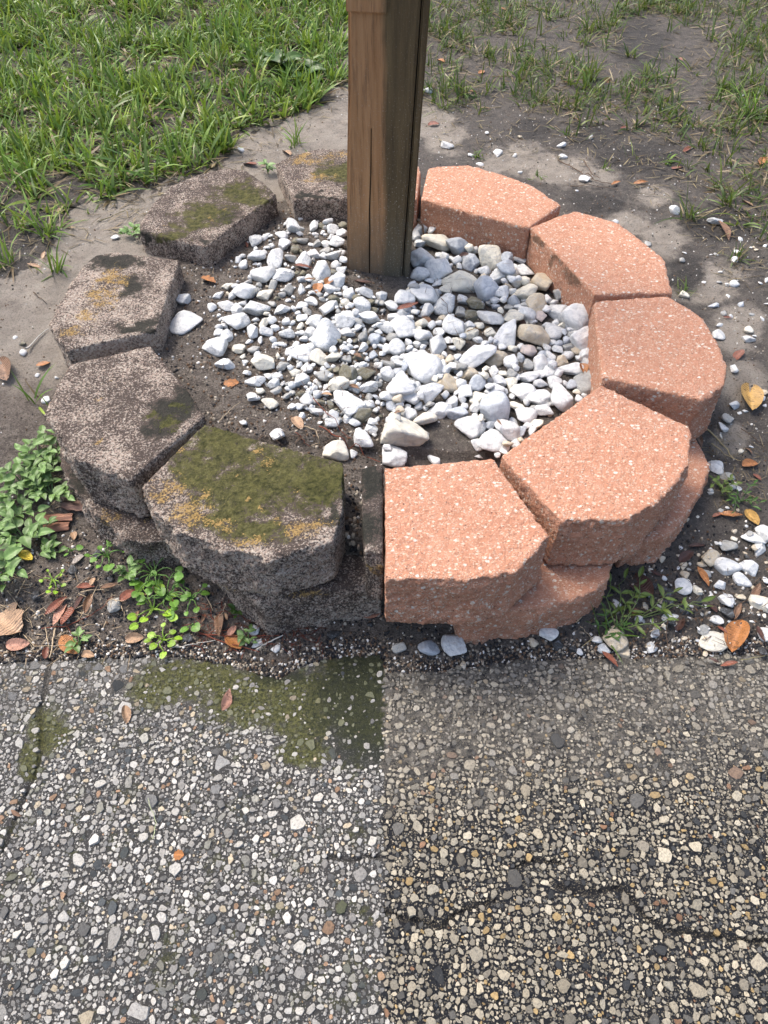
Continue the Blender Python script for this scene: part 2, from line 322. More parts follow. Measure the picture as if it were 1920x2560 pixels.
def pink_mat():
    n = NT('new_pink_concrete', .85, .25); g1 = n.noise(420, 3, .75); g2 = n.noise(70, 4, .6)
    c = n.mix(n.ramp(g2, .35, .65), (.60, .285, .175), (.70, .36, .235)); c = n.mix(n.ramp(g1, .55, .72, 0, .6), c, (.33, .135, .085)); c = n.mix(n.ramp(g1, .45, .28, 0, .7), c, (.74, .43, .30))
    warp = n.n.new('ShaderNodeVectorMath'); warp.operation = 'ADD'; n.set(warp.inputs[0], n.scale((1, 1.35, 1.2)))
    nz = n.n.new('ShaderNodeVectorMath'); nz.operation = 'SCALE'; n.set(nz.inputs[0], n.noise(260, 2, out='Color')); nz.inputs['Scale'].default_value = .004; n.set(warp.inputs[1], nz.outputs[0])
    c = n.mix(n.ramp(n.noise(11, 4, .6), .42, .68, 0, .22), c, (.48, .20, .12)); c = n.mix(n.ramp(n.noise(8, 5, .7, dist=.5), .55, .7, 0, .22), c, (.66, .42, .32))
    for sc, th, cc, rr in ((125, .89, (.88, .80, .70), .44), (170, .80, (.84, .69, .55), .44), (255, .74, (.72, .47, .34), .45), (360, .70, (.76, .54, .40), .5), (230, .93, (.22, .10, .07), .35)):
        v = n.vor(sc, warp.outputs[0]); q = n.sep(n.vor(sc, warp.outputs[0], 'Color'))
        c = n.mix(n.math('MULTIPLY', n.ramp(q[1], th, th+.02), n.ramp(v, rr, rr-.12)), c, cc)
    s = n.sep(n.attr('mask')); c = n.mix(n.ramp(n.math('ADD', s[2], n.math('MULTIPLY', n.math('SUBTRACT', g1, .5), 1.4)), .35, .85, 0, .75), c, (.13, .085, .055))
    h = n.math('ADD', n.math('MULTIPLY', g1, 1.1), n.noise(150, 3, .6))
    return n.done(c, n.bump(h, .0055, 1.))
M_OLD, M_NEW = weathered_mat(), pink_mat()
def make_block(name, poly_px, z1, z0, new, label, tone=.5, category='wall block', rough_out=.006, chip=.002, flare=.002, stains=None, vox=.0038, ztop=None, split=None, world=None, tilt=(0, 0)):
    """outline traced on the level z1, walled down to z0; the faces turned away from the middle of the ring are split stone"""
    P = np.array(world) if world else np.array([at(px, py, z1) for px, py in poly_px]); c = P.mean(0)
    if (np.roll(P[:, 0], -1)*P[:, 1]-np.roll(P[:, 1], -1)*P[:, 0]).sum() > 0: P = P[::-1]
    bm = bmesh.new(); out = (c-np.array([CX, CY])); out = out/np.linalg.norm(out)
    top = [bm.verts.new((p[0], p[1], z1)) for p in P]; lo = []
    for p in P:
        d = p-c; k = max(0, (d/np.linalg.norm(d))@out); lo.append(bm.verts.new((p[0]+out[0]*flare*k, p[1]+out[1]*flare*k, z0)))
    n = len(P); bm.faces.new(top); bm.faces.new(lo[::-1])
    for i in range(n): bm.faces.new((top[i], lo[i], lo[(i+1) % n], top[(i+1) % n]))
    bmesh.ops.recalc_face_normals(bm, faces=bm.faces); me = bpy.data.meshes.new('t'); bm.to_mesh(me); bm.free()
    o = bpy.data.objects.new('t', me); COL.objects.link(o); md = o.modifiers.new('r', 'REMESH'); md.mode = 'VOXEL'; md.voxel_size = vox
    dg = bpy.context.evaluated_depsgraph_get(); em = bpy.data.meshes.new_from_object(o.evaluated_get(dg)); bpy.data.objects.remove(o); bpy.data.meshes.remove(me)
    nv = len(em.vertices); V = np.zeros(nv*3, np.float32); em.vertices.foreach_get('co', V); V = V.reshape(-1, 3).astype(float)
    N = np.zeros(nv*3, np.float32); em.vertices.foreach_get('normal', N); N = N.reshape(-1, 3)
    outw = np.clip(N[:, :2]@out, 0, 1)*(1-np.abs(N[:, 2])); topness = np.clip(N[:, 2], 0, 1)
    seed = R.uniform(0, 50)
    # distance to the top rim: chips bite the edge
    nearrim = sst(.012, .0, z1-V[:, 2]); side = sst(.9, .5, np.abs(N[:, 2]))
    dn = chip*fbm(V, 90, 3, seed) + chip*.8*fbm(V, 260, 2, seed) - .004*nearrim*side*np.clip(fbm(V, 55, 3, seed+3)+.1, 0, 1)
    dn = dn + sst(.2, .6, outw)*(rough_out*1.3*fbm(V, 20, 2, seed) + rough_out*1.0*(.35-np.abs(fbm(V, 45, 3, seed+4))*1.6) + rough_out*.5*fbm(V, 150, 2, seed+6))
    V = V + N*dn[:, None]
    # rounded arris
    V[:, 2] += (V[:, 0]-c[0])*tilt[0] + (V[:, 1]-c[1])*tilt[1]
    px, py, _ = pix(V[:, 0], V[:, 1], V[:, 2]); A = np.zeros((nv, 4)); wob = fbm(V, 35, 4, seed); wob2 = fbm(V, 35, 4, seed+9)
    for ch, L in (stains or {}).items():
        A[:, 'mlk'.index(ch)] = np.clip(blobs(px+42*wob, py+30*wob2, L)*{'m': 1.2, 'l': .72, 'k': 1.2}[ch]+.3*wob*(blobs(px, py, L) > 0), 0, 1)*(1 if not new else 1-topness)
    if not new:
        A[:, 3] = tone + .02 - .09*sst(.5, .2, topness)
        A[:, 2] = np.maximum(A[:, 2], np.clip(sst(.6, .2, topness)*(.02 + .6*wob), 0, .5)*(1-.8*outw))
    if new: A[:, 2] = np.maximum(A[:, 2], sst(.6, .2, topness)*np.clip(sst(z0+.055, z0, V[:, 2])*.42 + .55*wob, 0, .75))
    org = np.array([c[0], c[1], z0]); V -= org
    em.vertices.foreach_set('co', V.astype(np.float32).ravel()); set_col(em, 'mask', A); em.polygons.foreach_set('use_smooth', np.ones(len(em.polygons), bool)); em.update(); em.name = name
    ob = link(name, em, M_NEW if new else M_OLD, label=label, category=category, group='blocks of the round planter edging'); ob.location = org
    return ob
OB, NB = 'weathered_wall_block', 'pink_wall_block'
make_block(OB, [(690, 408), (723, 389), (793, 371), (868, 372), (925, 385), (940, 430), (925, 497), (830, 496), (733, 499)], T, .09, False, 'old block with orange lichen on its rim, half behind the timber post', tone=0.58,
           stains={'l': [(770, 400, 110, 18), (740, 405, 40, 16), (800, 445, 60, 14), (860, 385, 60, 14)], 'm': [(850, 430, 90, 40), (900, 450, 60, 50)], 'k': [(790, 490, 90, 10)]})
make_block(OB, [(350, 579), (350, 556), (385, 505), (428, 463), (495, 436), (561, 420), (613, 424), (655, 452), (691, 486), (515, 616)], T, .08, False, 'old speckled block with a mossy streak and one round orange lichen spot', tone=0.60,
           stains={'m': [(600, 485, 90, 44), (520, 530, 110, 34), (640, 500, 60, 28), (490, 560, 80, 24), (430, 590, 60, 16)], 'l': [(563, 519, 17, 10), (522, 544, 9, 6), (505, 440, 14, 6), (410, 565, 24, 9)], 'k': [(600, 475, 50, 16), (560, 540, 70, 16), (360, 600, 30, 40), (515, 600, 30, 12)]})
make_block(OB, [(449, 649), (390, 826), (165, 877), (124, 812), (146, 760), (174, 707), (237, 637), (289, 629)], T, .07, False, 'old pinkish block with a yellow brown stain and a square black patch', tone=0.50,
           stains={'l': [(260, 735, 60, 50), (215, 790, 44, 34), (280, 690, 60, 30), (180, 830, 40, 24)], 'k': [(330, 715, 60, 44), (345, 825, 70, 18), (375, 810, 46, 30), (280, 655, 120, 30)]})
make_block(OB, [(376, 863), (463, 967), (512, 1040), (420, 1118), (333, 1193), (182, 1148), (119, 1030), (140, 965), (174, 909)], T, .104, False, 'old grey brown block with a black green patch, above the sunken lower block', tone=0.56, rough_out=.007,
           stains={'k': [(430, 1030, 90, 56), (460, 1000, 60, 44), (400, 1065, 60, 44)], 'm': [(420, 1060, 50, 24), (450, 1015, 30, 18), (380, 1035, 30, 16)], 'l': [(282, 962, 14, 9), (250, 1107, 18, 9), (245, 1000, 30, 10)]})
make_block(OB, [(512, 1058), (683, 1110), (770, 1132), (857, 1156), (857, 1278), (833, 1347), (671, 1399), (560, 1370), (440, 1330), (395, 1275), (356, 1214)], T, .104, False, 'old front block thickly covered in green moss and yellow lichen', tone=0.54, rough_out=.007, vox=.0028,
           stains={'m': [(560, 1120, 150, 110), (690, 1190, 220, 130), (600, 1230, 190, 120), (780, 1200, 150, 120), (560, 1280, 120, 80), (640, 1330, 120, 50), (830, 1200, 80, 90), (500, 1170, 120, 90)],
                   'l': [(456, 1120, 17, 15), (650, 1127, 16, 13), (420, 1220, 70, 44), (400, 1235, 60, 30), (480, 1280, 100, 60), (620, 1355, 110, 26), (780, 1310, 90, 30), (660, 1160, 36, 34), (520, 1240, 24), (560, 1310, 50, 20), (690, 1300, 14), (655, 1270, 14), (625, 1245, 10), (585, 1200, 9), (735, 1235, 16), (760, 1330, 60, 22), (600, 1180, 10), (540, 1190, 8)],
                   'k': [(800, 1225, 50, 60), (830, 1290, 40, 60), (845, 1200, 30, 50)]})
make_block(OB, [(904, 1168), (952, 1158), (958, 1158), (958, 1385), (914, 1372), (906, 1300)], T, .085, False, 'dark old block wedged between the mossy front block and the pink ones', tone=0.66,
           stains={'k': [(930, 1200, 60, 60), (920, 1320, 50, 70)], 'l': [(945, 1420, 30, 30)]})
make_block(OB, [(165, 1085), (186, 1235), (250, 1318), (330, 1350), (470, 1420), (500, 1300), (400, 1150)], .1, -.02, False, 'sunken lower block of the old wall, half buried beside the green weeds', tone=0.60, rough_out=.008,
           stains={'l': [(390, 1290, 60, 20), (280, 1290, 30, 30)], 'k': [(210, 1200, 60, 50)]}, world=[at(*p, .045) for p in [(172, 1150), (178, 1215), (215, 1285), (270, 1345), (345, 1398), (455, 1400), (520, 1330), (400, 1150)]])
make_block(OB, [], .098, -.02, False, 'buried lower block jutting a little from under the mossy front block', tone=0.60, rough_out=.006, stains={'l': [(600, 1460, 90, 24), (760, 1480, 90, 20)]},
           world=[at(*p, .09) for p in [(505, 1385), (600, 1470), (650, 1512), (745, 1496), (880, 1476), (952, 1462), (952, 1300), (700, 1250)]])
make_block(NB, [(968, 436), (1000, 416), (1044, 420), (1046, 500), (968, 505)], T, .09, True, 'pink block of which only a sliver shows beside the post', world=[at(*p, T) for p in [(962, 420), (1000, 408), (1047, 414), (1052, 430), (1043, 497), (962, 500)]])
make_block(NB, [(1070, 419), (1110, 414), (1174, 412), (1250, 433), (1330, 463), (1403, 512), (1322, 569), (1185, 535), (1053, 498)], T, .09, True, 'farthest whole pink block, next to the post', rough_out=.004)
make_block(NB, [(1327, 568), (1385, 543), (1440, 526), (1544, 556), (1605, 600), (1663, 649), (1672, 690), (1678, 733), (1580, 733), (1487, 736), (1405, 650)], T, .09, True, 'second pink block from the post, dark dirt on its inner edge', rough_out=.004,
           stains={'k': [(1400, 640, 40, 40), (1440, 690, 50, 50), (1350, 600, 30, 30)]})
make_block(NB, [(1484, 753), (1580, 744), (1672, 740), (1720, 768), (1761, 799), (1795, 855), (1819, 915), (1812, 962), (1755, 1000), (1640, 972), (1507, 944), (1493, 850)], T, .085, True, 'widest pink block, at the yard side of the ring, third from the post', rough_out=.005)
make_block(NB, [(1252, 1140), (1380, 1050), (1504, 963), (1620, 1018), (1722, 1066), (1724, 1110), (1724, 1162), (1637, 1260), (1568, 1298), (1480, 1298), (1400, 1302), (1325, 1220)], T, .094, True, 'pink front corner block resting on two lower pink blocks', rough_out=.006, vox=.0028)
make_block(NB, [(963, 1170), (1100, 1158), (1232, 1145), (1300, 1240), (1374, 1341), (1284, 1428), (1191, 1448), (1080, 1449), (963, 1446)], T, .092, True, 'pink front block nearest the driveway, its face jutting over the soil', rough_out=.006, vox=.0028)
make_block(NB, [(1120, 1420), (1150, 1520), (1200, 1530), (1330, 1520), (1452, 1490), (1522, 1440), (1532, 1390), (1400, 1250), (1200, 1300)], .088, -.01, True, 'lower pink block sticking out beneath the two front ones', rough_out=.006,
           stains={'k': [(1360, 1430, 50, 40), (1300, 1470, 60, 30)]})
make_block(NB, [(1640, 1080), (1737, 1085), (1776, 1162), (1748, 1235), (1710, 1290), (1660, 1345), (1564, 1362), (1490, 1220)], .088, -.0, True, 'lower pink block set on edge under the corner block, on the yard side', rough_out=.006)
# ------------------------------------------------------------------ post
def build_post():
    t = bpy.data.objects.new('timber_post', None); COL.objects.link(t); t.location = (-.0185, 1.44, .1)
    t['label'] = 'square brown timber post standing in the white gravel'; t['category'] = 'post'
    n = NT('post_timber', .75, .3); co = n.scale((1, 1, .06)); g = n.noise(60, 6, .65, co, dist=.4); g2 = n.noise(220, 4, .7, co); g3 = n.noise(7, 3)
    sx = n.n.new('ShaderNodeSeparateXYZ'); n.set(sx.inputs[0], n.co)
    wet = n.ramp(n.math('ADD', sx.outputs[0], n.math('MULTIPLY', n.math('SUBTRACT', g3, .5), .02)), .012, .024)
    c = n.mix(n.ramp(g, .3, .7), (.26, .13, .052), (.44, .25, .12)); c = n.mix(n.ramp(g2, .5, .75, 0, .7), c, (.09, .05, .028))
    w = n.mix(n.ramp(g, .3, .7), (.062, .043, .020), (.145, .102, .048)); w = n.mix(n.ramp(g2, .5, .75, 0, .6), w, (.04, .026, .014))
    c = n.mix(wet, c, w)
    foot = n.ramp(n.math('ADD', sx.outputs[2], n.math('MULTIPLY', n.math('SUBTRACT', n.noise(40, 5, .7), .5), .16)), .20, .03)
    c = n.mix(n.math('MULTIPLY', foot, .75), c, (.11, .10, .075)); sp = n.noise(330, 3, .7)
    c = n.mix(n.math('MULTIPLY', n.ramp(sp, .60, .68), n.ramp(sx.outputs[2], .5, .0, .15, .9)), c, (.38, .35, .30))
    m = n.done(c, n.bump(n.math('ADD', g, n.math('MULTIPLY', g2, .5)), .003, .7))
    lean = Matrix.Rotation(math.radians(2.4), 4, 'Y')
    def prism(name, x0, x1, y0, y1, z0, z1, bev, crack=None):
        bm = bmesh.new(); bmesh.ops.create_cube(bm, size=1); bmesh.ops.scale(bm, vec=(x1-x0, y1-y0, z1-z0), verts=bm.verts); bmesh.ops.translate(bm, vec=((x0+x1)/2, (y0+y1)/2, (z0+z1)/2), verts=bm.verts)
        bmesh.ops.bevel(bm, geom=[e for e in bm.edges], offset=bev, segments=3, affect='EDGES')
        me = bpy.data.meshes.new(name); 
        if name == 'timber':                                  # cuts along the length so the arris can waver
            for k in range(1, 60): bmesh.ops.bisect_plane(bm, geom=bm.verts[:]+bm.edges[:]+bm.faces[:], plane_co=(0, 0, z0+(z1-z0)*k/60), plane_no=(0, 0, 1))
            for v in bm.verts:
                q = mnoise.noise(Vector((v.co.x*20, v.co.y*20, v.co.z*6))); v.co.x += .0012*q; v.co.y += .0012*mnoise.noise(Vector((v.co.x*9, 5, v.co.z*9)))
        bm.to_mesh(me); bm.free(); me.transform(lean)
        for p in me.polygons: p.use_smooth = False
        o = link(name, me, m, t); return o
    prism('timber', -.0605, .0545, -.07, .07, -.12, 1.35, .005)
    prism('corner_strip', .0572, .0705, -.062, .06, -.1, 1.35, .003)
    # drying crack down the front face: a thin dark wedge let into the timber
    nk = NT('post_crack', .95, .1); mk = nk.done((.012, .009, .006))
    pts = [(.0, -.03), (-.001, .03), (-.0025, .08), (-.003, .13), (-.005, .18), (-.0045, .25), (-.006, .33)]
    V, Q = [], []
    for i, (x, z) in enumerate(pts):
        wd = .0011*math.sin(math.pi*(i+.6)/7.2)+.0002; V += [(x-.012-wd, -.0712, z), (x-.012+wd, -.0712, z), (x-.012+wd*.3, -.068, z), (x-.012-wd*.3, -.068, z)]
        if i: b = 4*i; Q += [(b-4, b-3, b+1, b), (b-3, b-2, b+2, b+1), (b-1, b-4, b, b+3)]
    me = mesh_np('drying_crack', np.array(V), Q, None, False); me.transform(lean); link('drying_crack', me, mk, t)
    o = prism('nailed_board', -.0635, .003, -.076, -.0705, .508, .62, .002)
build_post()
# ------------------------------------------------------------------ white marble chips
def stone_mat(name, a, b, stain, amt, rough=.5):
    n = NT(name, rough, .4); n1 = n.noise(3.0, 4, .65); n2 = n.noise(22, 4, .7); n3 = n.noise(1.4, 3); n4 = n.noise(1.1, 5, .6, n.scale((1, 2.6, 1)), dist=1.2)
    c = n.mix(n.ramp(n1, .35, .65), a, b); c = n.mix(n.ramp(n4, .52, .60, 0, .35), c, (.30, .33, .37)); c = n.mix(n.ramp(n.noise(7, 6, .8), .66-.14*amt, .72-.08*amt, 0, .8), c, stain); c = n.mix(n.ramp(n2, .70-.16*amt, .80, 0, .8), c, stain); c = n.mix(n.ramp(n3, .62, .8, 0, amt), c, stain)
    c = n.mix(1., c, n.ramp(n.rnd(), 0, 1, .82, 1.0), 'MULTIPLY')
    return n.done(c, n.bump(n.math('ADD', n1, n.math('MULTIPLY', n2, .3)), .10, .35))
SM = {'w': stone_mat('marble_white', (.78, .78, .75), (.60, .61, .61), (.20, .17, .13), .35), 'o': stone_mat('marble_weathered', (.76, .77, .76), (.60, .615, .61), (.10, .095, .09), .8, .65),
      'b': stone_mat('marble_blue_grey', (.36, .39, .43), (.52, .55, .58), (.15, .16, .18), .4), 'g': stone_mat('stone_grey', (.30, .30, .28), (.42, .42, .40), (.12, .11, .10), .6),
      't': stone_mat('stone_tan', (.52, .43, .30), (.62, .55, .43), (.22, .15, .08), .6), 'c': stone_mat('marble_cream', (.80, .76, .64), (.68, .64, .53), (.30, .23, .13), .4),
      'm': stone_mat('stone_mossy', (.14, .13, .085), (.25, .23, .17), (.05, .055, .03), .8, .85), 'k': stone_mat('asphalt_crumb', (.022, .023, .025), (.05, .05, .05), (.12, .12, .11), .3, .55),
      'p': stone_mat('marble_pinkish', (.60, .50, .45), (.52, .46, .43), (.25, .17, .12), .3)}
def facet_dirs(sub):
    bm = bmesh.new(); bmesh.ops.create_icosphere(bm, subdivisions=sub, radius=1); V = np.array([v.co[:] for v in bm.verts]); Fc = np.array([[v.index for v in f.verts] for f in bm.faces]); bm.free(); return V, Fc
D3, F3 = facet_dirs(4); D2, F2_ = facet_dirs(3)
def stone_shape(seed, D, rounder=.0):
    g = np.random.default_rng(seed); n = g.integers(7, 12); N = g.normal(size=(n, 3)); N /= np.linalg.norm(N, axis=1)[:, None]
    N = np.concatenate([N, [[0, 0, 1], [0, 0, -1]] + g.normal(0, .25, (2, 3))]); N /= np.linalg.norm(N, axis=1)[:, None]
    d = g.uniform(.6, .98, len(N)); q = np.clip(D@N.T, 1e-3, None); k = 44 if not rounder else 10
    r = (np.sum((q/d)**k, axis=1) + (1/1.38)**k)**(-1/k)
    r = r*(1+.05*fbm(D, 2.5, 2, seed)+.03*fbm(D, 7, 2, seed)); V = D*r[:, None]
    ax = np.array([1.0, g.uniform(.68, .95), g.uniform(.52, .8)]); V = V*ax; e = (V[:, 0].max()-V[:, 0].min())/2; V /= e; V -= (V.max(0)+V.min(0))/2
    return V
NSH = 22; SHAPES3 = [stone_shape(50+i, D3, i % 5 == 0) for i in range(NSH)]; SHAPES2 = [stone_shape(50+i, D2, i % 5 == 0) for i in range(NSH)]
_stone_me = {}
def stone_mesh(i, k, nm):
    if (i, k, nm) not in _stone_me:
        me = mesh_np(nm, SHAPES3[i], None, F3, True); me.materials.append(SM[k]); _stone_me[(i, k, nm)] = me
    return _stone_me[(i, k, nm)]
hx0, hy0, hc = -.9, .55, .003
_gx, _gy = np.meshgrid(np.arange(hx0, 1.0, hc), np.arange(hy0, 2.2, hc)); HM = soil_z(_gx.ravel(), _gy.ravel()).reshape(_gx.shape)
def hm_box(x, y, r):
    ix0, ix1 = int((x-r-hx0)/hc), int((x+r-hx0)/hc)+1; iy0, iy1 = int((y-r-hy0)/hc), int((y+r-hy0)/hc)+1
    if ix0 < 0 or iy0 < 0 or ix1 >= HM.shape[1] or iy1 >= HM.shape[0]: return None
    return slice(iy0, iy1), slice(ix0, ix1)
def top_z(x, y):
    b = hm_box(x, y, .003)
    return float(HM[b].max()) if b else soil_q(x, y)
STONES = []                                                    # (location, rotation, scale, shape, material key, size)
def drop_stone(px, py, s, k, flat=1.0, long=1.0, shape=None, pile=True, yaw=None):
    z = .15
    x, y, z = ground(px, py)
    dep = float(pix(x, y, z)[2]); r = s*dep/F/2; sh = R.randrange(NSH) if shape is None else shape; V = SHAPES2[sh]
    hz = V[:, 2].max()*flat*r; bury = .45 if pile else .5
    base = z
    for _ in range(3):
        b = hm_box(x, y, r*.62)
        base = float(np.percentile(HM[b], 76 if pile else 60)) if b else max(soil_q(x, y), -.006)
        x, y = at(px, py, base+hz*bury)
    x, y = at(px, py, base+hz*bury); zc = base+hz*(.62 if pile else .5)
    STONES.append(((x, y, zc), (R.gauss(0, .22), R.gauss(0, .22), R.uniform(0, 6.28)) if yaw is None else (0, 0, yaw), (r*long, r, r*flat), sh, k, r*2, (px, py)))
    b = hm_box(x, y, r)
    if b:
        d = np.hypot(_gx[b]-x, _gy[b]-y)/r; HM[b] = np.maximum(HM[b], np.where(d < .85, zc+hz*.9*np.sqrt(np.clip(1-d*d, 0, 1)), -9))
# small filler chips under the heap
FILL_R = [(1040, 548), (1180, 580), (1300, 655), (1400, 760), (1480, 840), (1500, 965), (1390, 1035), (1250, 1140), (1190, 1135), (1210, 1080), (1120, 1040), (1010, 1090), (968, 1130), (968, 760), (1030, 715)]
FILL_L = [(640, 600), (700, 560), (860, 560), (862, 705), (958, 730), (958, 1100), (860, 1090), (740, 1010), (600, 930), (520, 880), (530, 780), (560, 690)]
for _ in range(130):
    px, py = R.uniform(968, 1490), R.uniform(545, 1140)
    if inpoly(np.array([px]), np.array([py]), FILL_R)[0] and not (1000 < px < 1190 and 1010 < py < 1140): drop_stone(px, py, R.uniform(16, 36), R.choice('wwwwogbct'))
for _ in range(70):
    px, py = R.uniform(520, 958), R.uniform(545, 1110)
    if inpoly(np.array([px]), np.array([py]), FILL_L)[0]: drop_stone(px, py, R.uniform(8, 21), R.choice('ooowwgt'))
L1Z = [(720,200,180),(795,110,55),(930,200,130),(1080,150,130),(1130,230,150),(1230,270,130),(1020,260,60),(1165,370,150),(325,340,160,'o'),(495,390,80),(630,390,130),(815,345,110,'g'),(970,370,120,'g'),(1200,475,75),(1135,510,170),(1050,450,150,'g'),(930,480,180),(340,510,160),(150,540,90),(210,600,100),(530,540,240),(690,520,130,'g'),(820,555,220),(1055,570,110),(1160,600,130),(400,700,220,'w'),(540,625,90),(625,690,250),(1010,660,260),(890,670,80),(805,740,110),(1175,760,180),(1235,740,60),(1010,760,80),(1100,850,150),(1240,800,50),(240,780,150,'g'),(120,810,100),(205,880,200,'w'),(510,810,170,'g'),(440,900,200,'c'),(90,905,110),(390,840,90),(670,860,130,'g'),(800,850,140,'o'),(880,820,70),(910,880,70),(30,810,100,'c'),(40,1000,150),(145,1060,130),(185,1000,80),(360,985,180),(500,1000,100,'g'),(330,1060,220),(440,1100,120,'c'),(600,1060,170),(810,1020,110),(910,980,150,'w'),(760,1050,80),(1060,1060,260,'w'),(940,1180,160),(1300,900,120),(1390,860,50),(1490,880,170,'b'),(1380,980,120,'b'),(1430,1020,160,'o'),(1260,990,90,'c'),(1280,1160,230,'o'),(1510,1150,190,'o'),(1480,1230,150,'o'),(140,1185,210),(330,1165,130),(420,1200,130,'c'),(600,1140,110,'g'),(650,1185,80),(530,1250,80),(640,1230,150,'g'),(790,1235,90,'c'),(860,1200,70,'c'),(1130,1200,80),(1050,1240,70,'c'),(300,1300,200),(440,1290,130,'w'),(650,1310,170),(910,1295,160),(1280,1290,180),(1450,1340,130,'g'),(1560,1370,120,'b'),(850,1340,140),(1070,1350,280),(30,1340,130),(700,1370,130),(510,1370,80),(380,1385,100,'w'),(260,1390,90)]
L2Z = [(270,75,90),(165,145,130,'c'),(195,215,110,'c'),(310,145,110,'g'),(420,270,290,'c'),(480,150,170),(610,320,140,'g'),(560,210,80,'c'),(600,90,80),(680,240,80,'w'),(815,195,210,'w'),(910,120,150),(985,235,190,'c'),(1140,225,150,'c'),(1270,245,110,'g'),(1250,140,100),(1440,130,130,'o'),(1550,200,130,'b'),(1330,170,60),(730,380,140,'c'),(860,340,130,'w'),(1030,350,80),(810,460,190),(1030,430,140,'g'),(960,400,90),(1195,510,200,'c'),(50,300,140),(240,385,110,'w'),(330,475,190,'w'),(470,425,80,'w'),(380,575,120,'c'),(300,630,170,'w'),(480,700,150,'c'),(1480,400,200,'m'),(1290,400,180,'m'),(1180,360,120,'m'),(1490,540,210,'o'),(930,540,80,'w'),(1050,540,60,'w'),(860,660,160,'w'),(710,735,100),(790,740,80,'b'),(950,785,140,'w'),(1290,690,330,'o'),(1510,715,110),(1140,830,120,'w'),(1265,815,150,'w'),(1440,830,210,'m'),(1120,915,140),(1590,860,80),(1000,900,60,'w'),(810,830,90),(870,1070,140),(550,1030,150),(200,905,100,'w'),(1150,1190,240,'c'),(1440,1090,230,'w'),(1530,970,130,'o'),(1330,1230,90,'w'),(1560,1030,60,'w'),(1580,640,90,'b'),(1550,100,100,'b')]
L3Z = [(945,585,50),(985,545,50,'c'),(980,630,75),(915,638,35),(1000,585,45),(930,805,95),(975,885,80),(945,750,50),(1025,820,50),(1050,850,45,'c'),(1025,650,60)]
R3Z = [(430,100,150),(570,110,90),(400,210,180,'c'),(620,180,90),(700,180,120),(810,170,90),(560,250,140,'b'),(770,240,120),(680,280,140),(875,270,110),(820,330,150,'c'),(1030,330,90),(290,330,160),(275,450,120),(410,420,160),(520,450,130,'g'),(410,520,110),(800,415,150),(660,350,150,'b'),(860,480,140),(1080,430,110),(1240,455,90),(1210,510,200,'t'),(600,510,220,'c'),(310,620,170),(470,680,180,'o'),(570,590,150),(710,670,130,'m'),(590,745,90,'g'),(680,770,110,'m'),(820,790,170),(320,745,110),(540,860,150),(655,845,110),(670,910,100,'c'),(150,870,170),(110,800,90),(300,915,120),(585,980,130,'c'),(770,970,140),(850,900,100),(960,920,180),(1080,600,170,'c'),(1200,610,90,'b'),(1280,600,110),(1350,605,90,'g'),(1170,685,130,'t'),(1265,695,90),(1195,775,110,'p'),(1000,720,90),(1090,760,110),(1345,745,150),(1505,800,170),(1470,650,40),(1150,920,190,'t'),(1430,930,150,'g'),(1560,955,190),(1310,900,120),(1000,950,90,'g'),(910,810,90),(415,825,60),(60,940,110,'g'),(250,985,90),(400,1000,160),(100,1020,130),(790,570,150,'b'),(900,590,100),(985,790,110,'c'),(1240,860,90),(1420,690,110),(350,390,70,'g'),(510,560,80),(1110,1040,120,'p'),(60,700,90)]
R4Z = [(240,105,150,'b'),(110,220,120,'b'),(285,205,220),(430,170,170,'c'),(695,90,220),(870,110,160,'t'),(975,140,90),(1200,155,120),(1440,200,150),(1580,175,130),(640,190,160),(240,285,110),(110,330,160),(570,280,120),(495,310,150,'t'),(375,380,150),(720,310,120,'b'),(880,290,100),(970,315,110,'c'),(1110,260,130),(1200,310,120),(1310,290,140),(1550,310,150,'g'),(1070,370,140),(870,380,120),(515,395,130),(720,415,140,'c'),(850,500,220,'b'),(175,400,130,'c'),(1190,420,130),(1360,420,220),(1010,480,110,'c'),(1080,560,120),(1230,520,110),(1160,520,90),(425,515,140),(570,540,130,'b'),(305,590,200,'c'),(190,540,100),(75,630,100),(670,640,150),(800,630,150,'b'),(940,665,160),(1045,680,100,'b'),(840,765,170),(755,835,150),(150,700,250,'c'),(125,830,90,'g'),(180,820,60,'b'),(80,870,140),(160,905,100),(385,900,100),(720,775,80),(60,480,90,'b'),(50,400,80),(1550,60,180,'g'),(1280,100,120),(1350,100,100),(270,480,60),(600,430,90),(525,450,100),(1090,100,80,'g'),(780,190,110,'c'),(1440,320,90,'b')]
lst = [(560+a[0]*.241, 520+a[1]*.241, a[2]*.241, a[3] if len(a) > 3 else 'o') for a in L1Z] + [(560+a[0]*.241, 840+a[1]*.241, a[2]*.241, a[3] if len(a) > 3 else 'o') for a in L2Z]
lst += [(a[0]*.5787, 400+a[1]*.5787, a[2]*.5787, a[3] if len(a) > 3 else 'o') for a in L3Z]
lst += [(960+a[0]*.3255, 540+a[1]*.3255, a[2]*.3255*1.08, a[3] if len(a) > 3 else 'w') for a in R3Z] + [(960+a[0]*.3255, 860+a[1]*.3255, a[2]*.3255*1.08, a[3] if len(a) > 3 else 'w') for a in R4Z]
lst.sort(key=lambda a: -a[2]); SPOT = []
def fit(px, py, r, least):                                     # largest radius that leaves the neighbours their room
    for x_, y_, r_ in SPOT:
        d = math.hypot(px-x_, (py-y_)*1.12)
        if d < .73*(r+r_): r = d/.73-r_
        if r < least: return 0
    return r
for px, py, s, k in lst:
    s = max(s, 13)*(1.24 if px > 960 else 1.08); r = fit(px, py, s/2, s*.3)
    if r: SPOT.append((px, py, r)); drop_stone(px, py, r*2, k, R.uniform(.8, 1.1), R.uniform(.98, 1.12))
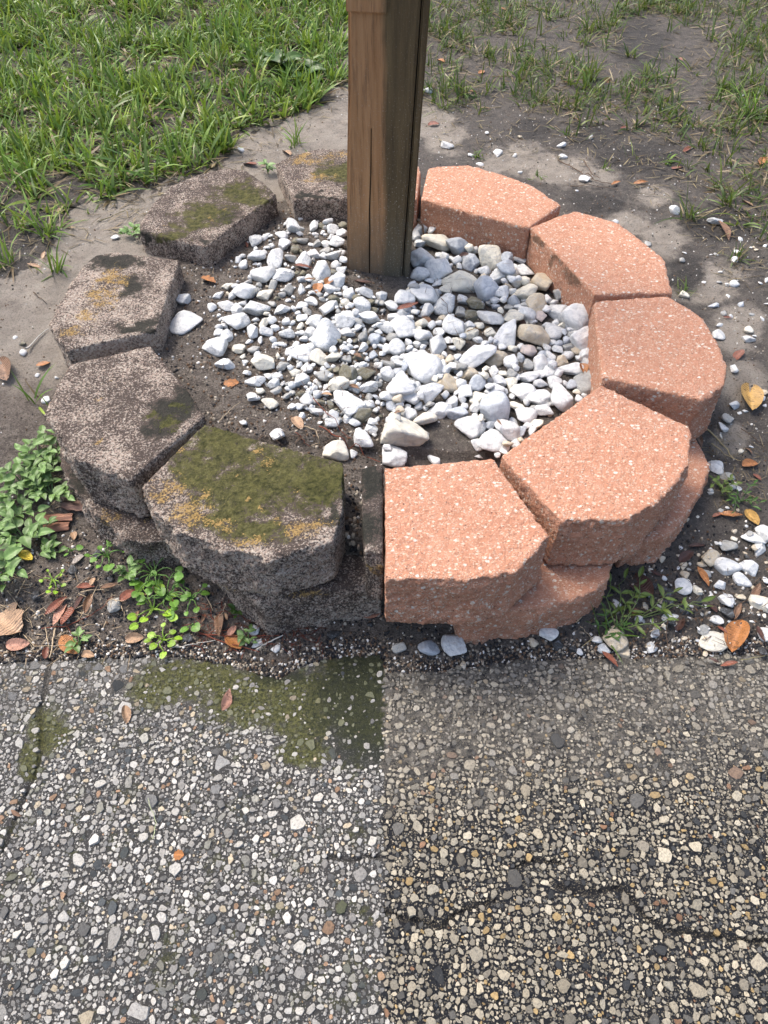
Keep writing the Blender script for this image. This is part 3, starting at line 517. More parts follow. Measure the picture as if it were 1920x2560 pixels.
for t_ in range(9000):
    px, py = R.uniform(962, 1505), R.uniform(548, 1145)
    if not inpoly(np.array([px]), np.array([py]), FILL_R)[0] or (1010 < px < 1180 and 1035 < py < 1140): continue
    r = fit(px, py, R.uniform(14, 25), 9)
    if r: SPOT.append((px, py, r)); drop_stone(px, py, r*2.15, R.choice('wwwwwoogbct'), R.uniform(.85, 1.15))
for t_ in range(2200):
    px, py = R.uniform(600, 962), R.uniform(560, 1060)
    if not inpoly(np.array([px]), np.array([py]), FILL_L)[0] or R.random() > .15+.85*(px-600)/360: continue
    r = fit(px, py, R.uniform(7, 17), 4.5)
    if r: SPOT.append((px, py, r)); drop_stone(px, py, r*2.1, R.choice('ooooggwm'), R.uniform(.8, 1.1))
OUT = [(1116,363,34,'w'),(1070,226,26,'w'),(1246,383,30,'w'),(1287,388,16,'w'),(1404,363,24,'w'),(1407,391,24,'w'),(1461,448,30,'w'),(1300,343,18,'t'),(1177,388,16,'w'),(1200,410,20,'w'),(1217,332,12,'w'),(1443,477,12,'w'),(1478,344,16,'g'),(1687,525,30,'w'),(1787,554,36,'w'),(1854,238,16,'w'),(1301,431,14,'w'),(1539,554,16,'w'),
 (1836,649,24,'w'),(1842,630,16,'w'),(1851,598,14,'w'),(1709,739,26,'c'),(1836,710,22,'w'),(1819,712,15,'w'),(1800,680,11,'w'),(1784,764,26,'b'),(1799,812,20,'w'),(1795,840,32,'w'),(1871,826,22,'c'),(1871,847,34,'w'),(1835,921,32,'w'),(1837,1013,30,'b'),(1907,996,20,'w'),(1819,1046,40,'g'),(1808,1068,28,'w'),(1788,1168,38,'w'),(1818,1190,38,'g'),(1620,610,20,'g'),(1917,700,20,'w'),(1711,632,11,'w'),(1912,615,12,'w'),(1831,1216,26,'w'),(1852,762,15,'b'),
 (1881,1343,56,'w'),(1897,1372,45,'w'),(1914,1332,50,'w'),(1819,1364,48,'g'),(1778,1374,12,'w'),(1819,1419,66,'w'),(1871,1416,45,'w'),(1776,1395,48,'t'),(1755,1411,25,'t'),(1708,1414,25,'t'),(1713,1437,28,'t'),(1767,1434,28,'g'),(1709,1465,44,'w'),(1800,1461,42,'w'),(1854,1453,50,'w'),(1914,1452,20,'w'),(1744,1476,30,'c'),(1815,1502,40,'w'),(1851,1492,24,'t'),(1906,1511,62,'c'),(1791,1549,34,'w'),(1676,1546,40,'w'),(1596,1547,18,'w'),(1541,1507,24,'w'),(1790,1604,80,'w'),(1760,1575,34,'g'),(1638,1585,34,'b'),(1628,1618,34,'w'),(1492,1599,28,'w'),(1508,1621,38,'b'),(1449,1630,18,'w'),(1541,1598,60,'t'),(1564,1630,34,'t'),(1851,1637,26,'g'),(1761,1633,24,'t'),(1914,1583,45,'w'),(1654,1398,18,'t'),(1660,1445,16,'w'),(1648,1515,14,'w'),(1800,1523,14,'c'),
 (1371,1582,48,'w'),(1134,1613,60,'w'),(1073,1619,56,'b'),(1333,1605,24,'t'),(998,1619,34,'g'),(1157,1662,22,'t'),
 (462,808,76,'w'),(456,747,40,'o'),(289,594,22,'w'),(602,375,20,'w'),(38,844,13,'w'),(56,860,24,'m'),(58,881,18,'w'),(94,938,13,'w'),(142,944,12,'w'),(116,1000,22,'w'),(286,1515,36,'g'),(341,1448,11,'w'),(643,1542,18,'w'),(636,1576,26,'w'),(641,1610,28,'o'),(692,1621,24,'w')]
BLK = [(1669,1482,30),(1670,1507,28),(1637,1465,22),(1748,1503,30),(1820,1531,34),(1712,1526,26),(1868,1393,20),(1906,1630,30),(1677,1557,22),(1394,1613,30),(1434,1622,24),(277,1446,24),(670,1556,40),(835,1586,36),(471,1596,26),(180,1425,34),(90,1490,26),(245,1385,26),(215,1500,22),(55,1500,18),(925,1560,18)]
n_in = len(STONES)
WIDE = max(range(NSH), key=lambda i: np.ptp(SHAPES2[i][:, 1]))
for px, py, s, k in OUT:
    if (px, py) == (462, 808): drop_stone(px, py, s, k, .45, 1.05, WIDE, False, -.15)
    elif (px, py) == (1790, 1604): drop_stone(px, py, s, 'c', .36, 1.1, WIDE, False, -.05); STONES[-1] = STONES[-1][:2] + ((STONES[-1][2][0], STONES[-1][2][1]*.62, STONES[-1][2][2]),) + STONES[-1][3:]
    else: drop_stone(px, py, s, k, R.uniform(.6, .9), R.uniform(1, 1.15), pile=False)
for _ in range(150):
    px, py = (R.uniform(1600, 1930), R.uniform(1340, 1640)) if _ < 90 else (R.uniform(1690, 1930), R.uniform(600, 1340))
    if inpoly(np.array([px]), np.array([py]), [(1620, 1400), (1790, 1180), (1830, 900), (1700, 640), (1930, 560), (1930, 1650), (1450, 1640)])[0]: drop_stone(px, py, R.uniform(7, 17), R.choice('wwwtcg'), R.uniform(.45, .8), 1.1, pile=False)
# landmarks used in the labels
MARKS = [((945, 700), 'the timber post'), ((600, 1240), 'the mossy front block'), ((310, 1020), 'the old block with the black green patch'), ((280, 750), 'the pinkish old block'), ((520, 520), 'the speckled old block by the lawn'), ((780, 440), 'the lichen-rimmed block'),
         ((1100, 1300), 'the pink front block'), ((1490, 1140), 'the pink corner block'), ((1650, 860), 'the widest pink block'), ((1500, 640), 'the second pink block'), ((1220, 490), 'the farthest pink block'), ((120, 1260), 'the bushy green weeds'), ((390, 1500), 'the round-leaved weeds'),
         ((1600, 1530), 'the sprawling weed'), ((462, 808), 'the lone long white stone'), ((1130, 1090), 'the bare wet patch'), ((1790, 1604), 'the long white stone by the driveway edge'), ((1841, 1592), 'the big orange leaf'), ((1878, 996), 'the spotted yellow leaf'), ((23, 1557), 'the broad tan leaf'), ((650, 1690), 'the notch in the driveway edge'), ((1400, 430), 'the pale washed sand'), ((920, 1060), 'the dark mossy stones')]
def whereat(p, k=0):
    d = sorted(MARKS, key=lambda m: math.hypot(m[0][0]-p[0], (m[0][1]-p[1])*1.3)); d = [m for m in d if math.hypot(m[0][0]-p[0], m[0][1]-p[1]) > 12]
    (mx, my), nm = d[k]; dx, dy = p[0]-mx, p[1]-my; dist = math.hypot(dx, dy)
    w = ('just ' if dist < 90 else 'well ' if dist > 230 else '') 
    return w + ('behind ' if dy < -abs(dx)*.7 else 'in front of ' if dy > abs(dx)*.7 else 'left of ' if dx < 0 else 'right of ') + nm
_used = set()
def unique(base, p):
    for cand in [f'{base} {whereat(p)}'] + [f'{base}, {whereat(p)} and {whereat(p, k)}' for k in (1, 2, 3)] + [f'{base} between {whereat(p).split(" ", 1)[0] and [m[1] for m in sorted(MARKS, key=lambda m: math.hypot(m[0][0]-p[0], m[0][1]-p[1]))][0]} and {[m[1] for m in sorted(MARKS, key=lambda m: math.hypot(m[0][0]-p[0], m[0][1]-p[1]))][j]}' for j in (1, 2, 3)]:
        c = ' '.join(cand.split()[:16])
        if c == cand and c not in _used: _used.add(c); return c
    _used.add(cand); return ' '.join(cand.split()[:16])
TONE = {'w': 'white marble', 'o': 'dark-flecked white', 'b': 'blue grey', 'g': 'dull grey', 't': 'tan', 'c': 'cream white', 'm': 'dark mossy', 'p': 'pinkish white'}
shapes_word = ['angular', 'chunky', 'wedge-shaped', 'smooth', 'blocky', 'flattish', 'pointed']
order = sorted(range(len(STONES)), key=lambda i: -STONES[i][5]*F/float(pix(*STONES[i][0])[2])); top300 = set(order[:300])
restV, restF, restM, off = [], [], [], 0; mk = list(SM)
for i, (loc, rot, sc, sh, k, d, p) in enumerate(STONES):
    if i in top300:
        o = link('white_stone' if k in 'wocbp' else 'dull_stone', stone_mesh(sh, k, 'stone')); o.location = loc; o.rotation_euler = rot; o.scale = sc
        s_px = d*F/float(pix(*loc)[2]); sz = 'large' if s_px > 48 else 'middling' if s_px > 32 else 'small'
        o['category'] = 'stone'; o['group'] = 'loose landscaping stones'
        b = f'{sz} {TONE[k]} {shapes_word[sh % 7]} stone'
        if p == (462, 808): o['label'] = 'lone long white stone lying on bare soil near the old blocks'; continue
        if p == (1790, 1604): o['label'] = 'long flat white stone beside the big orange leaf at the driveway edge'; continue
        o['label'] = unique(b, p)
    else:
        M = Matrix.LocRotScale(Vector(loc), Matrix.Rotation(0, 3, 'X').to_quaternion() if 0 else __import__('mathutils').Euler(rot).to_quaternion(), Vector(sc)); A = np.array(M)
        V = SHAPES2[sh]@A[:3, :3].T + A[:3, 3]; restV.append(V); restF.append(F2_+off); off += len(V); restM.append(np.full(len(F2_), mk.index(k)))
def scaled(name): # smaller texture scale for the joined chips, which are modelled in metres
    m = SM[name].copy(); m.name = SM[name].name + '_chips'
    for n in m.node_tree.nodes:
        if n.type == 'TEX_NOISE': n.inputs['Scale'].default_value *= 90
        if n.type == 'BUMP': n.inputs['Distance'].default_value *= .012
    return m
me = mesh_np('small_stones', np.concatenate(restV), None, np.concatenate(restF), True)
for k in mk: me.materials.append(scaled(k))
me.polygons.foreach_set('material_index', np.concatenate(restM).astype(np.int32)); link('small_stones', me, kind='stuff', label='small white and grey stone chips filling the gravel heap', category='gravel')
# crumbs of broken asphalt
for q, (px, py, s) in enumerate(BLK):
    STONES.clear(); drop_stone(px, py, s, 'k', .8, 1., pile=False); loc, rot, sc, sh, k, d, p = STONES[0]
    o = link('asphalt_crumb', stone_mesh(sh, 'k', 'asphalt_crumb')); o.location = loc; o.rotation_euler = rot; o.scale = sc
    o['category'] = 'asphalt crumb'; o['group'] = 'broken asphalt crumbs'; o['label'] = unique(('large' if s > 29 else 'small') + ' black crumb of asphalt', p)
# ------------------------------------------------------------------ grit and litter nobody could count
def build_grit():
    N = 34000; x = rng.uniform(-.95, 1.0, N); y = .56+rng.random(N)**1.5*1.7; k = (y > edge_y(x)-.02); x, y = x[k], y[k]; xe = rng.uniform(-.8, .85, 7000); x = np.concatenate([x, xe]); y = np.concatenate([y, edge_y(xe)+rng.normal(.006, .010, 7000)]); w = ring_in(x, y)
    front = (y < .78); left = x < 0; keep = (front) | (rng.random(len(x)) < np.where(left & (w > .5), .95, np.where(left, .16, .42))); x, y, w, front, left = x[keep], y[keep], w[keep], front[keep], left[keep]; N = len(x)
    z = np.maximum(soil_z(x, y), -.007); r = rng.uniform(.0009, .0026, N)*np.where(front, 1.35, 1)*np.where(left & (w > .5), 1.45, 1); t = rng.random(N)
    pal = np.array([[.03, .03, .032], [.62, .60, .56], [.13, .085, .055], [.34, .30, .24], [.22, .18, .14]])
    pr = np.where(front[:, None], [[.50, .09, .15, .12, .14]], np.where((left & (w > .5))[:, None], [[.24, .10, .36, .12, .18]], [[.16, .2, .24, .2, .2]]))
    ci = (t[:, None] > np.cumsum(pr, 1)).sum(1).clip(0, 4); C = pal[ci]*rng.uniform(.7, 1.2, (N, 1))
    V, Q, T_, c_ = poly_stones(x, y, z, r, r*.8, 5, 77, (.35, 1), C)
    n = NT('grit', .9, .2); link('grit', mesh_np('grit', V, Q, T_, True, c_), n.done(n.attr('Col')), kind='stuff', label='fine dark and pale grit scattered over the soil', category='grit')
build_grit()
# ------------------------------------------------------------------ blades
def ribbons(base, az_, L, Wd, lean, curl, col, seg=4, twist=None, fold=0.):
    N = len(L); t = np.linspace(0, 1, seg+1); V = np.zeros((N, (seg+1)*2, 3)); C = np.zeros((N, (seg+1)*2, 3)); pos = base.copy().astype(float)
    h = np.stack([np.cos(az_), np.sin(az_)], 1); sd_ = np.stack([-np.sin(az_), np.cos(az_), np.zeros(N)], 1)
    if twist is not None: sd_ = sd_*np.cos(twist)[:, None] + np.stack([h[:, 0]*0, h[:, 1]*0, np.ones(N)], 1)*np.sin(twist)[:, None]
    for i in range(seg+1):
        if i:
            a = lean + curl*t[i]; s = (L/seg)[:, None]; pos = pos + np.stack([h[:, 0]*np.sin(a), h[:, 1]*np.sin(a), np.cos(a)], 1)*s
        w = (Wd*(.55+.45*min(1, t[i]*3))*(1-t[i]**2.2) if i < seg else Wd*.04)[:, None]
        V[:, 2*i] = pos-sd_*w/2; V[:, 2*i+1] = pos+sd_*w/2; k = .62+.5*t[i]; C[:, 2*i] = col*k; C[:, 2*i+1] = col*k
    b = (np.arange(N)*(seg+1)*2)[:, None]; i = (np.arange(seg)*2)[None]; Q = np.stack([b+i, b+i+1, b+i+3, b+i+2], -1).reshape(-1, 4)
    return V.reshape(-1, 3), Q, C.reshape(-1, 3)
def leafy_mat(name, gloss=.4, tr=.3, nscale=60, veins=False):
    n = NT(name, gloss, .35); c = n.attr('Col'); c = n.mix(n.ramp(n.noise(nscale, 3), .3, .7, 0, .35), c, n.mix(.5, c, (.02, .03, .01)))
    n.set(n.b.inputs['Base Color'], c); tl = n.n.new('ShaderNodeBsdfTranslucent'); n.set(tl.inputs[0], n.mix(.35, c, (.25, .32, .04)))
    mx = n.n.new('ShaderNodeMixShader'); mx.inputs[0].default_value = tr; n.t.links.new(n.b.outputs[0], mx.inputs[1]); n.t.links.new(tl.outputs[0], mx.inputs[2])
    n.t.links.new(mx.outputs[0], n.n['Material Output'].inputs['Surface']); return n.m
M_GRASS = leafy_mat('grass_blade')
GREENS = np.array([[.125, .24, .025], [.17, .30, .035], [.08, .17, .025], [.26, .36, .055], [.15, .24, .06]])
STRAW = np.array([[.36, .29, .16], [.28, .21, .12], [.20, .14, .08]])
def tuft_blades(cx, cy, nb, Lm, Wm, dead, seed, dark=1., sprawl=1.):
    g = np.random.default_rng(seed); K = len(cx); idx = np.repeat(np.arange(K), nb); N = len(idx)
    x = cx[idx]+g.normal(0, .008, N); y = cy[idx]+g.normal(0, .008, N); z = soil_z(x, y)-.003
    az_ = g.uniform(0, 6.28, N); L = Lm[idx]*g.uniform(.5, 1.2, N); Wd = Wm[idx]*g.uniform(.6, 1.25, N)
    lean = np.abs(g.normal(.5, .38, N))*sprawl; curl = g.uniform(.1, 1.35, N)
    isd = g.random(N) < dead[idx]; C = GREENS[g.integers(0, 5, N)]*g.uniform(.75, 1.3, (N, 1))*dark; C[isd] = STRAW[g.integers(0, 3, isd.sum())]*g.uniform(.7, 1.2, (isd.sum(), 1))
    lean = np.where(isd, g.uniform(1.1, 1.5, N), lean); curl = np.where(isd, g.uniform(-.1, .3, N), curl)
    return ribbons(np.stack([x, y, z], 1), az_, L, Wd, lean, curl, C, 4, g.uniform(-.7, .7, N))
def build_lawn():
    # left: dense lawn with thin spots
    K = 15500; y = 1.5+rng.random(K)**.9*3.2; x = -rng.random(K)*(.5+y*.62)+.02; z = soil_z(x, y); px, py, _ = pix(x, y, z)
    n1 = f2(x, y, 4.5, 3, 21.); n2 = f2(x, y, 14, 3, 22.)
    k = inpoly(px+34*n2, py+26*n1, GRASS_L) & (n1*.9+n2*.9 > -.26+.35*(rng.random(K)-.5)) & ~((blobs(px, py, [(50, 150, 90, 22), (170, 165, 80, 16), (180, 230, 90, 20), (420, 175, 60, 12), (430, 70, 60, 20)]) > .1) & (rng.random(K) < .8))
    x, y, n1 = x[k], y[k], n1[k]; nb = np.clip(rng.poisson(5, len(x)), 2, 11)
    Lm = rng.uniform(.045, .10, len(x)); Wm = rng.uniform(.0035, .0105, len(x)); dead = np.clip(.24-.4*n1, .10, .5)
    V, Q, C = tuft_blades(x, y, nb, Lm, Wm, dead, 31)
    C[:, 1] *= .98; link('lawn_grass', mesh_np('lawn_grass', V, Q, None, True, C), M_GRASS, kind='stuff', label='dense green lawn grass behind the old blocks', category='grass')
    # right: sparse patches on dark soil
    K = 11500; y = 1.5+rng.random(K)**.8*3.2; x = rng.random(K)*(.5+y*.62)+.0; z = soil_z(x, y); px, py, _ = pix(x, y, z)
    n1 = f2(x, y, 5, 3, 41.); n2 = f2(x, y, 16, 3, 42.)
    lim = np.interp(px, [960, 1060, 1250, 1400, 1560, 1700, 1760, 1920, 2600], [300, 290, 270, 340, 330, 420, 520, 640, 1000])
    dens = .40*sst(0, 60, lim-py) + .5*blobs(px, py, [(1850, 300, 240, 200), (1900, 100, 200, 160), (1440, 230, 160, 90), (1330, 150, 130, 60), (1120, 80, 120, 120), (1180, 240, 100, 70), (1640, 240, 120, 90), (1880, 480, 130, 120), (1300, 40, 220, 60), (1700, 20, 200, 60), (1820, 560, 60, 30)])
    dens -= 1.5*blobs(px, py, [(1620, 90, 110, 70), (1390, 110, 60, 20), (1590, 380, 150, 60), (1520, 170, 60, 50), (1230, 180, 60, 20), (1720, 120, 70, 60)])
    k = (rng.random(K) < np.clip(dens+n1*.75+n2*.5, 0, 1)) & (py < lim+40*n2)
    x, y = x[k], y[k]; nb = np.clip(rng.poisson(7, len(x)), 2, 13); Lm = rng.uniform(.03, .085, len(x)); Wm = rng.uniform(.0025, .0062, len(x)); dead = rng.uniform(.1, .6, len(x))
    V, Q, C = tuft_blades(x, y, nb, Lm, Wm, dead, 32, .5); link('sparse_grass', mesh_np('sparse_grass', V, Q, None, True, C), M_GRASS, kind='stuff', label='thin patchy grass growing from dark wet soil behind the pink blocks', category='grass')
    # dead thatch lying flat
    K = 20000; y = 1.35+rng.random(K)*3; x = rng.uniform(-1, 1, K)*(.5+y*.62); z = soil_z(x, y); px, py, _ = pix(x, y, z); n1 = f2(x, y, 8, 3, 61.)
    lm = np.where(x < 0, np.interp(px, [0, 200, 560, 868], [760, 620, 470, 260]), np.interp(px, [960, 1500, 1700, 1920], [350, 420, 560, 900])); k = (py < lm) & (n1+.5*rng.random(K) > .05) & (ring_in(x, y) < .1)
    x, y, z = x[k], y[k], z[k]; N = len(x); C = STRAW[rng.integers(0, 3, N)]*rng.uniform(.45, 1.2, (N, 1))
    V, Q, C = ribbons(np.stack([x, y, z+.003], 1), rng.uniform(0, 6.28, N), rng.uniform(.012, .05, N), rng.uniform(.0015, .004, N), rng.uniform(1.35, 1.6, N), rng.uniform(-.1, .25, N), C, 3)
    link('dead_thatch', mesh_np('dead_thatch', V, Q, None, True, C), M_GRASS, kind='stuff', label='dead straw coloured thatch lying between the grass', category='thatch')
build_lawn()
def grass_tuft(px, py, nb, L, label, dark=1., Wd=.0045, dead=.15, sprawl=1.2):
    x, y, z = ground(px, py); V, Q, C = tuft_blades(np.array([x]), np.array([y]), np.array([nb]), np.array([L]), np.array([Wd]), np.array([dead]), int(px*7+py), dark, sprawl)
    V = V-np.array([x, y, z]); o = link('grass_tuft', mesh_np('grass_tuft', V, Q, None, True, C), M_GRASS, label=label, category='grass tuft', group='stray grass tufts'); o.location = (x, y, z)
grass_tuft(738, 362, 26, .07, 'lone green grass tuft on pale sand behind the lichen-rimmed block')
grass_tuft(228, 530, 12, .03, 'tiny grass sprig on sand near the lawn edge', .9, .003)
grass_tuft(118, 590, 34, .085, 'grass tuft spilling from the lawn onto the sand by the pinkish block')
grass_tuft(140, 680, 22, .07, 'trailing grass tuft on sand behind the pinkish old block')
grass_tuft(25, 660, 30, .08, 'grass tuft at the lawn corner nearest the driveway')
grass_tuft(95, 1012, 9, .075, 'few upright grass blades beside the old block with the black green patch', 1.2)
grass_tuft(1110, 270, 30, .075, 'dark grass tuft beside the post at the yard side', .7, .0035)
grass_tuft(1142, 235, 20, .085, 'taller grass tuft behind the farthest pink block', .9, .0035)
grass_tuft(1480, 200, 50, .085, 'thick dark grass clump in the middle of the wet yard', .6)
grass_tuft(1725, 545, 34, .09, 'dark upright grass clump next to a white stone on wet sand', .6, .0035)
grass_tuft(1870, 290, 40, .12, 'long pale bladed grass clump at the yard edge', 1.1)
grass_tuft(1585, 395, 10, .05, 'thin grass sprig on dark wet soil', .9, .0022)
grass_tuft(1675, 405, 22, .035, 'low broad-leaved grass sprig on dark soil', 1., .005)
grass_tuft(1192, 395, 16, .03, 'small green sprig among white stones behind the farthest pink block', .8, .004)
grass_tuft(1515, 420, 14, .03, 'small green sprig on the washed sand', .8, .003)
grass_tuft(1345, 445, 16, .03, 'flat green sprig by the farthest pink block rim', .8, .004)
grass_tuft(1705, 735, 24, .04, 'faint thin grass sprig beside the widest pink block', .8, .0018)
grass_tuft(1845, 650, 26, .05, 'short grass tuft in front of the yard grass edge', .75, .0035)
grass_tuft(1500, 1600, 10, .07, 'dark grass sprig reaching across the driveway edge', .6, .003)
# ------------------------------------------------------------------ leaves
def leaf_mesh(name, kind, seed, fold=.25, curl=.3, colr=(1, 1, 1), crinkle=.04):
    g = np.random.default_rng(seed); nu, nv = 15, 7; u = np.linspace(0, 1, nu); v = np.linspace(-1, 1, nv); U, Vv = np.meshgrid(u, v)
    if kind == 'lance': w = .145*np.sin(np.pi*u**.85)**.9
    elif kind == 'oval': w = .27*np.sin(np.pi*u**.9)**.62
    elif kind == 'round': w = .47*np.sin(np.pi*np.clip(u, .02, .99)**.8)**.5
    elif kind == 'ovate': w = .30*np.sin(np.pi*u**.62)**.8*(1+.05*np.sin(u*40))
    else: w = .30*np.sin(np.pi*u**.9)**.55*(1+.16*np.sin(u*19+1)+.06*np.sin(u*47))
    w = np.maximum(w, .006); x = U-.5; y = Vv*w[None]*(1+.0*U); z = np.abs(Vv)*w[None]*fold - .5*curl*(U-.5)**2*2 + crinkle*fbm(np.stack([U.ravel()*2.5, Vv.ravel()*1.2, U.ravel()*0+seed], 1), 1.3, 3).reshape(U.shape)
    if kind == 'round': x = x - .22*np.exp(-((Vv)/.28)**2)*np.exp(-(U/.25)**2)*-1
    y = y + .05*np.sin(U*3+seed)
    V = np.stack([x.ravel(), y.ravel(), z.ravel()], 1); V[:, 2] -= V[:, 2].min()
    rib = np.exp(-(Vv/.12)**2).ravel(); blot = fbm(V, 7, 3, seed*3.1); C = np.array(colr)[None]*(1+.30*rib[:, None]+.5*blot[:, None]); C = np.clip(C, .004, 1)
    return mesh_np(name, V, grid_faces(nu, nv), None, True, C)
def dead_mat():
    n = NT('dead_leaf', .42, .45); c = n.attr('Col'); w = n.noise(9, 4, .6); c = n.mix(n.ramp(w, .56, .66, 0, .75), c, n.mix(.7, c, (.02, .012, .008)))
    sx = n.n.new('ShaderNodeTexWave'); n.set(sx.inputs['Vector'], n.co); sx.inputs['Scale'].default_value = 4.5; sx.inputs['Distortion'].default_value = 1.5
    return n.done(c, n.bump(n.math('ADD', sx.outputs['Fac'], w), .03, .3))
M_DEAD = dead_mat(); M_WEED = leafy_mat('weed_leaf', .4, .22, 6)
LC = {'tan': (.36, .23, .14), 'brown': (.17, .095, .055), 'red': (.19, .065, .038), 'orange': (.32, .135, .045), 'dark': (.065, .028, .02), 'yellow': (.40, .24, .07), 'pink': (.38, .20, .14), 'grey': (.27, .24, .21), 'gold': (.60, .45, .05)}
CN = {'tan': 'tan', 'brown': 'brown', 'red': 'red brown', 'orange': 'orange brown', 'dark': 'dark maroon', 'yellow': 'yellow brown', 'pink': 'pinkish brown', 'grey': 'faded grey', 'gold': 'bright yellow'}
KN = {'lance': 'narrow', 'oval': 'oval', 'oak': 'wavy-edged', 'round': 'round'}
_lm = {}
def fallen(px, py, length, ang, c, kind='lance', wide=1., special=None, lift=.002, roll=None):
    k = (c, kind, R.randrange(4))
    if k not in _lm: _lm[k] = leaf_mesh('fallen_leaf', kind, 11+len(_lm), R.uniform(.15, .6), R.uniform(-.15, .35), LC[c], .05); _lm[k].materials.append(M_DEAD)
    a = math.radians(ang); dx, dy = math.cos(a)*length/2, math.sin(a)*length/2
    x, y, z = ground(px, py); zt = top_z(x, y) if y > .575 else max(z, 0.002)
    x, y = at(px, py, zt); x0, y0 = at(px-dx, py-dy, zt); x1, y1 = at(px+dx, py+dy, zt); L = math.hypot(x1-x0, y1-y0)
    o = link('fallen_leaf', _lm[k]); o.location = (x, y, zt+lift); o.rotation_euler = (R.gauss(0, .2) if roll is None else roll, R.gauss(0, .12), math.atan2(y1-y0, x1-x0)); s = min(L, length*float(pix(x, y, zt)[2])/F*1.45); o.scale = (s, s*wide, s)
    o['category'] = 'leaf'; o['group'] = 'fallen leaves'
    sz = 'long' if length > 55 else 'small' if length < 26 else 'short'
    o['label'] = special or unique(f'{sz} {CN[c]} {KN[kind]} fallen leaf', (px, py))
    return o
LEAVES = [(373,272,30,70,'tan'),(625,414,34,15,'red','oval'),(717,386,24,30,'tan','oval'),(660,417,20,-20,'brown'),(153,524,28,-50,'tan'),(521,704,40,12,'orange','oak'),(109,912,38,-25,'orange','oval'),(579,960,38,5,'orange','oak'),(87,667,34,15,'tan'),(110,640,24,-60,'tan'),
 (758,669,46,-8,'red'),(794,724,34,80,'orange','oval'),(822,707,28,-60,'orange','oval'),(775,701,30,5,'brown'),(816,990,28,15,'tan','oval'),(745,1061,36,65,'tan','oval'),(885,970,34,35,'brown'),(616,614,20,80,'red'),(894,892,22,20,'brown','oval'),(908,706,44,2,'dark'),
 (46,1612,62,-5,'pink','oval'),(142,1515,76,-33,'red'),(155,1530,84,-55,'pink'),(179,1533,84,-58,'red'),(202,1505,52,-48,'dark'),(223,1511,58,-76,'brown'),(215,1469,52,8,'red'),(275,1466,48,-12,'brown'),(233,1456,24,-60,'tan','oval'),(321,1491,48,-40,'red','oval'),(356,1492,40,-15,'brown'),
 (337,1598,50,-8,'tan','oval'),(221,1640,36,8,'tan','oval'),(116,1633,30,-65,'red','oval'),(67,1391,40,30,'gold','oval'),(13,1281,34,-20,'gold','oval'),(185,1342,22,75,'tan','oval'),(197,1400,38,-35,'grey','oval'),(431,1511,30,80,'orange'),(345,1540,36,-70,'brown'),
 (548,1562,68,82,'brown'),(580,1579,32,-50,'pink','oval'),(694,1542,36,60,'yellow','oval'),(775,1522,36,15,'tan'),(795,1535,22,60,'tan'),(761,1555,20,40,'red','oval'),(928,1535,56,-8,'pink','oval'),(579,1510,28,-15,'dark'),(565,1542,22,80,'tan'),(748,1569,26,-10,'red'),(680,1580,34,-15,'brown'),(510,1545,30,-60,'brown'),
 (43,2034,30,30,'brown'),(1102,156,22,20,'orange','oval'),(1463,182,26,15,'red','oval'),(1518,203,22,-15,'orange','oval'),(1698,153,30,60,'red'),(1414,208,20,10,'orange'),(1183,232,18,0,'orange','oval'),(1203,182,18,-30,'orange','oval'),(1718,376,28,-30,'red'),(1601,459,38,-5,'orange'),(1689,424,38,-8,'red'),
 (1909,405,46,-50,'orange'),(1808,579,54,60,'brown'),(1215,272,22,5,'tan'),(1440,301,22,25,'orange'),(1423,284,20,-10,'tan'),(1084,314,28,-10,'red','oval'),(1539,460,26,-15,'orange'),(1868,509,30,40,'tan'),(1847,890,30,-60,'red','oval'),(1818,795,22,-5,'red'),(1873,1163,40,-22,'orange','oval'),(1891,1195,26,30,'red','oval'),
 (1824,1288,62,2,'orange'),(1879,1295,48,52,'yellow','oval'),(1795,1290,34,-20,'red'),(1757,1443,54,62,'orange'),(1524,1650,58,52,'red'),(1602,1465,84,55,'dark','oval'),(1741,1367,46,-8,'dark'),(1887,1484,52,-75,'brown'),(1781,1523,28,50,'dark','oval'),(1900,1586,46,60,'dark'),(1844,1531,42,-72,'brown'),
 (1805,1576,32,40,'red'),(1585,1531,28,-15,'red','oval'),(1700,1563,36,-60,'dark','oval'),(1822,1662,44,-5,'red'),(1784,1653,34,20,'dark'),(1019,768,56,-25,'red'),(1071,805,42,38,'brown'),(1071,569,40,80,'brown','oval'),(1269,647,58,75,'brown'),(1281,631,34,20,'orange','oval'),(1305,810,24,20,'dark','oval'),
 (1458,925,30,72,'orange','oval'),(996,1032,26,-25,'brown'),(1248,1058,18,50,'brown'),(1160,640,26,-15,'dark','oval'),(1200,575,30,40,'dark'),(1715,1395,40,-30,'dark','oval'),(1745,1100,40,70,'brown'),(1640,1435,36,20,'dark'),(1870,1130,26,40,'brown'),(1260,25,18,10,'orange'),(1640,300,20,0,'red','oval'),(1780,330,22,40,'brown'),(1560,320,20,-20,'red')]
for L_ in LEAVES: fallen(*L_)
fallen(23, 1557, 84, 35, 'tan', 'oak', 1.5, 'broad tan lobed leaf lying at the foot of the old wall by the driveway', roll=0)
fallen(176, 1614, 60, 52, 'orange', 'oval', 1., 'glossy orange brown leaf on the driveway edge behind a tiny green seedling')
fallen(586, 1606, 50, 52, 'orange', 'oval', 1.1, 'glossy orange oval leaf under pine needles in the litter below the mossy block')
fallen(1841, 1592, 78, 98, 'orange', 'oval', 1.05, 'big upright orange oval leaf beside the long white stone', roll=.25)
fallen(1878, 996, 66, 92, 'yellow', 'oval', 1.05, 'yellow brown oval leaf with black spots on grey sand', roll=0)
fallen(315, 1788, 46, 92, 'tan', 'oval', .9, 'small tan leaf lying alone on the mossy driveway')
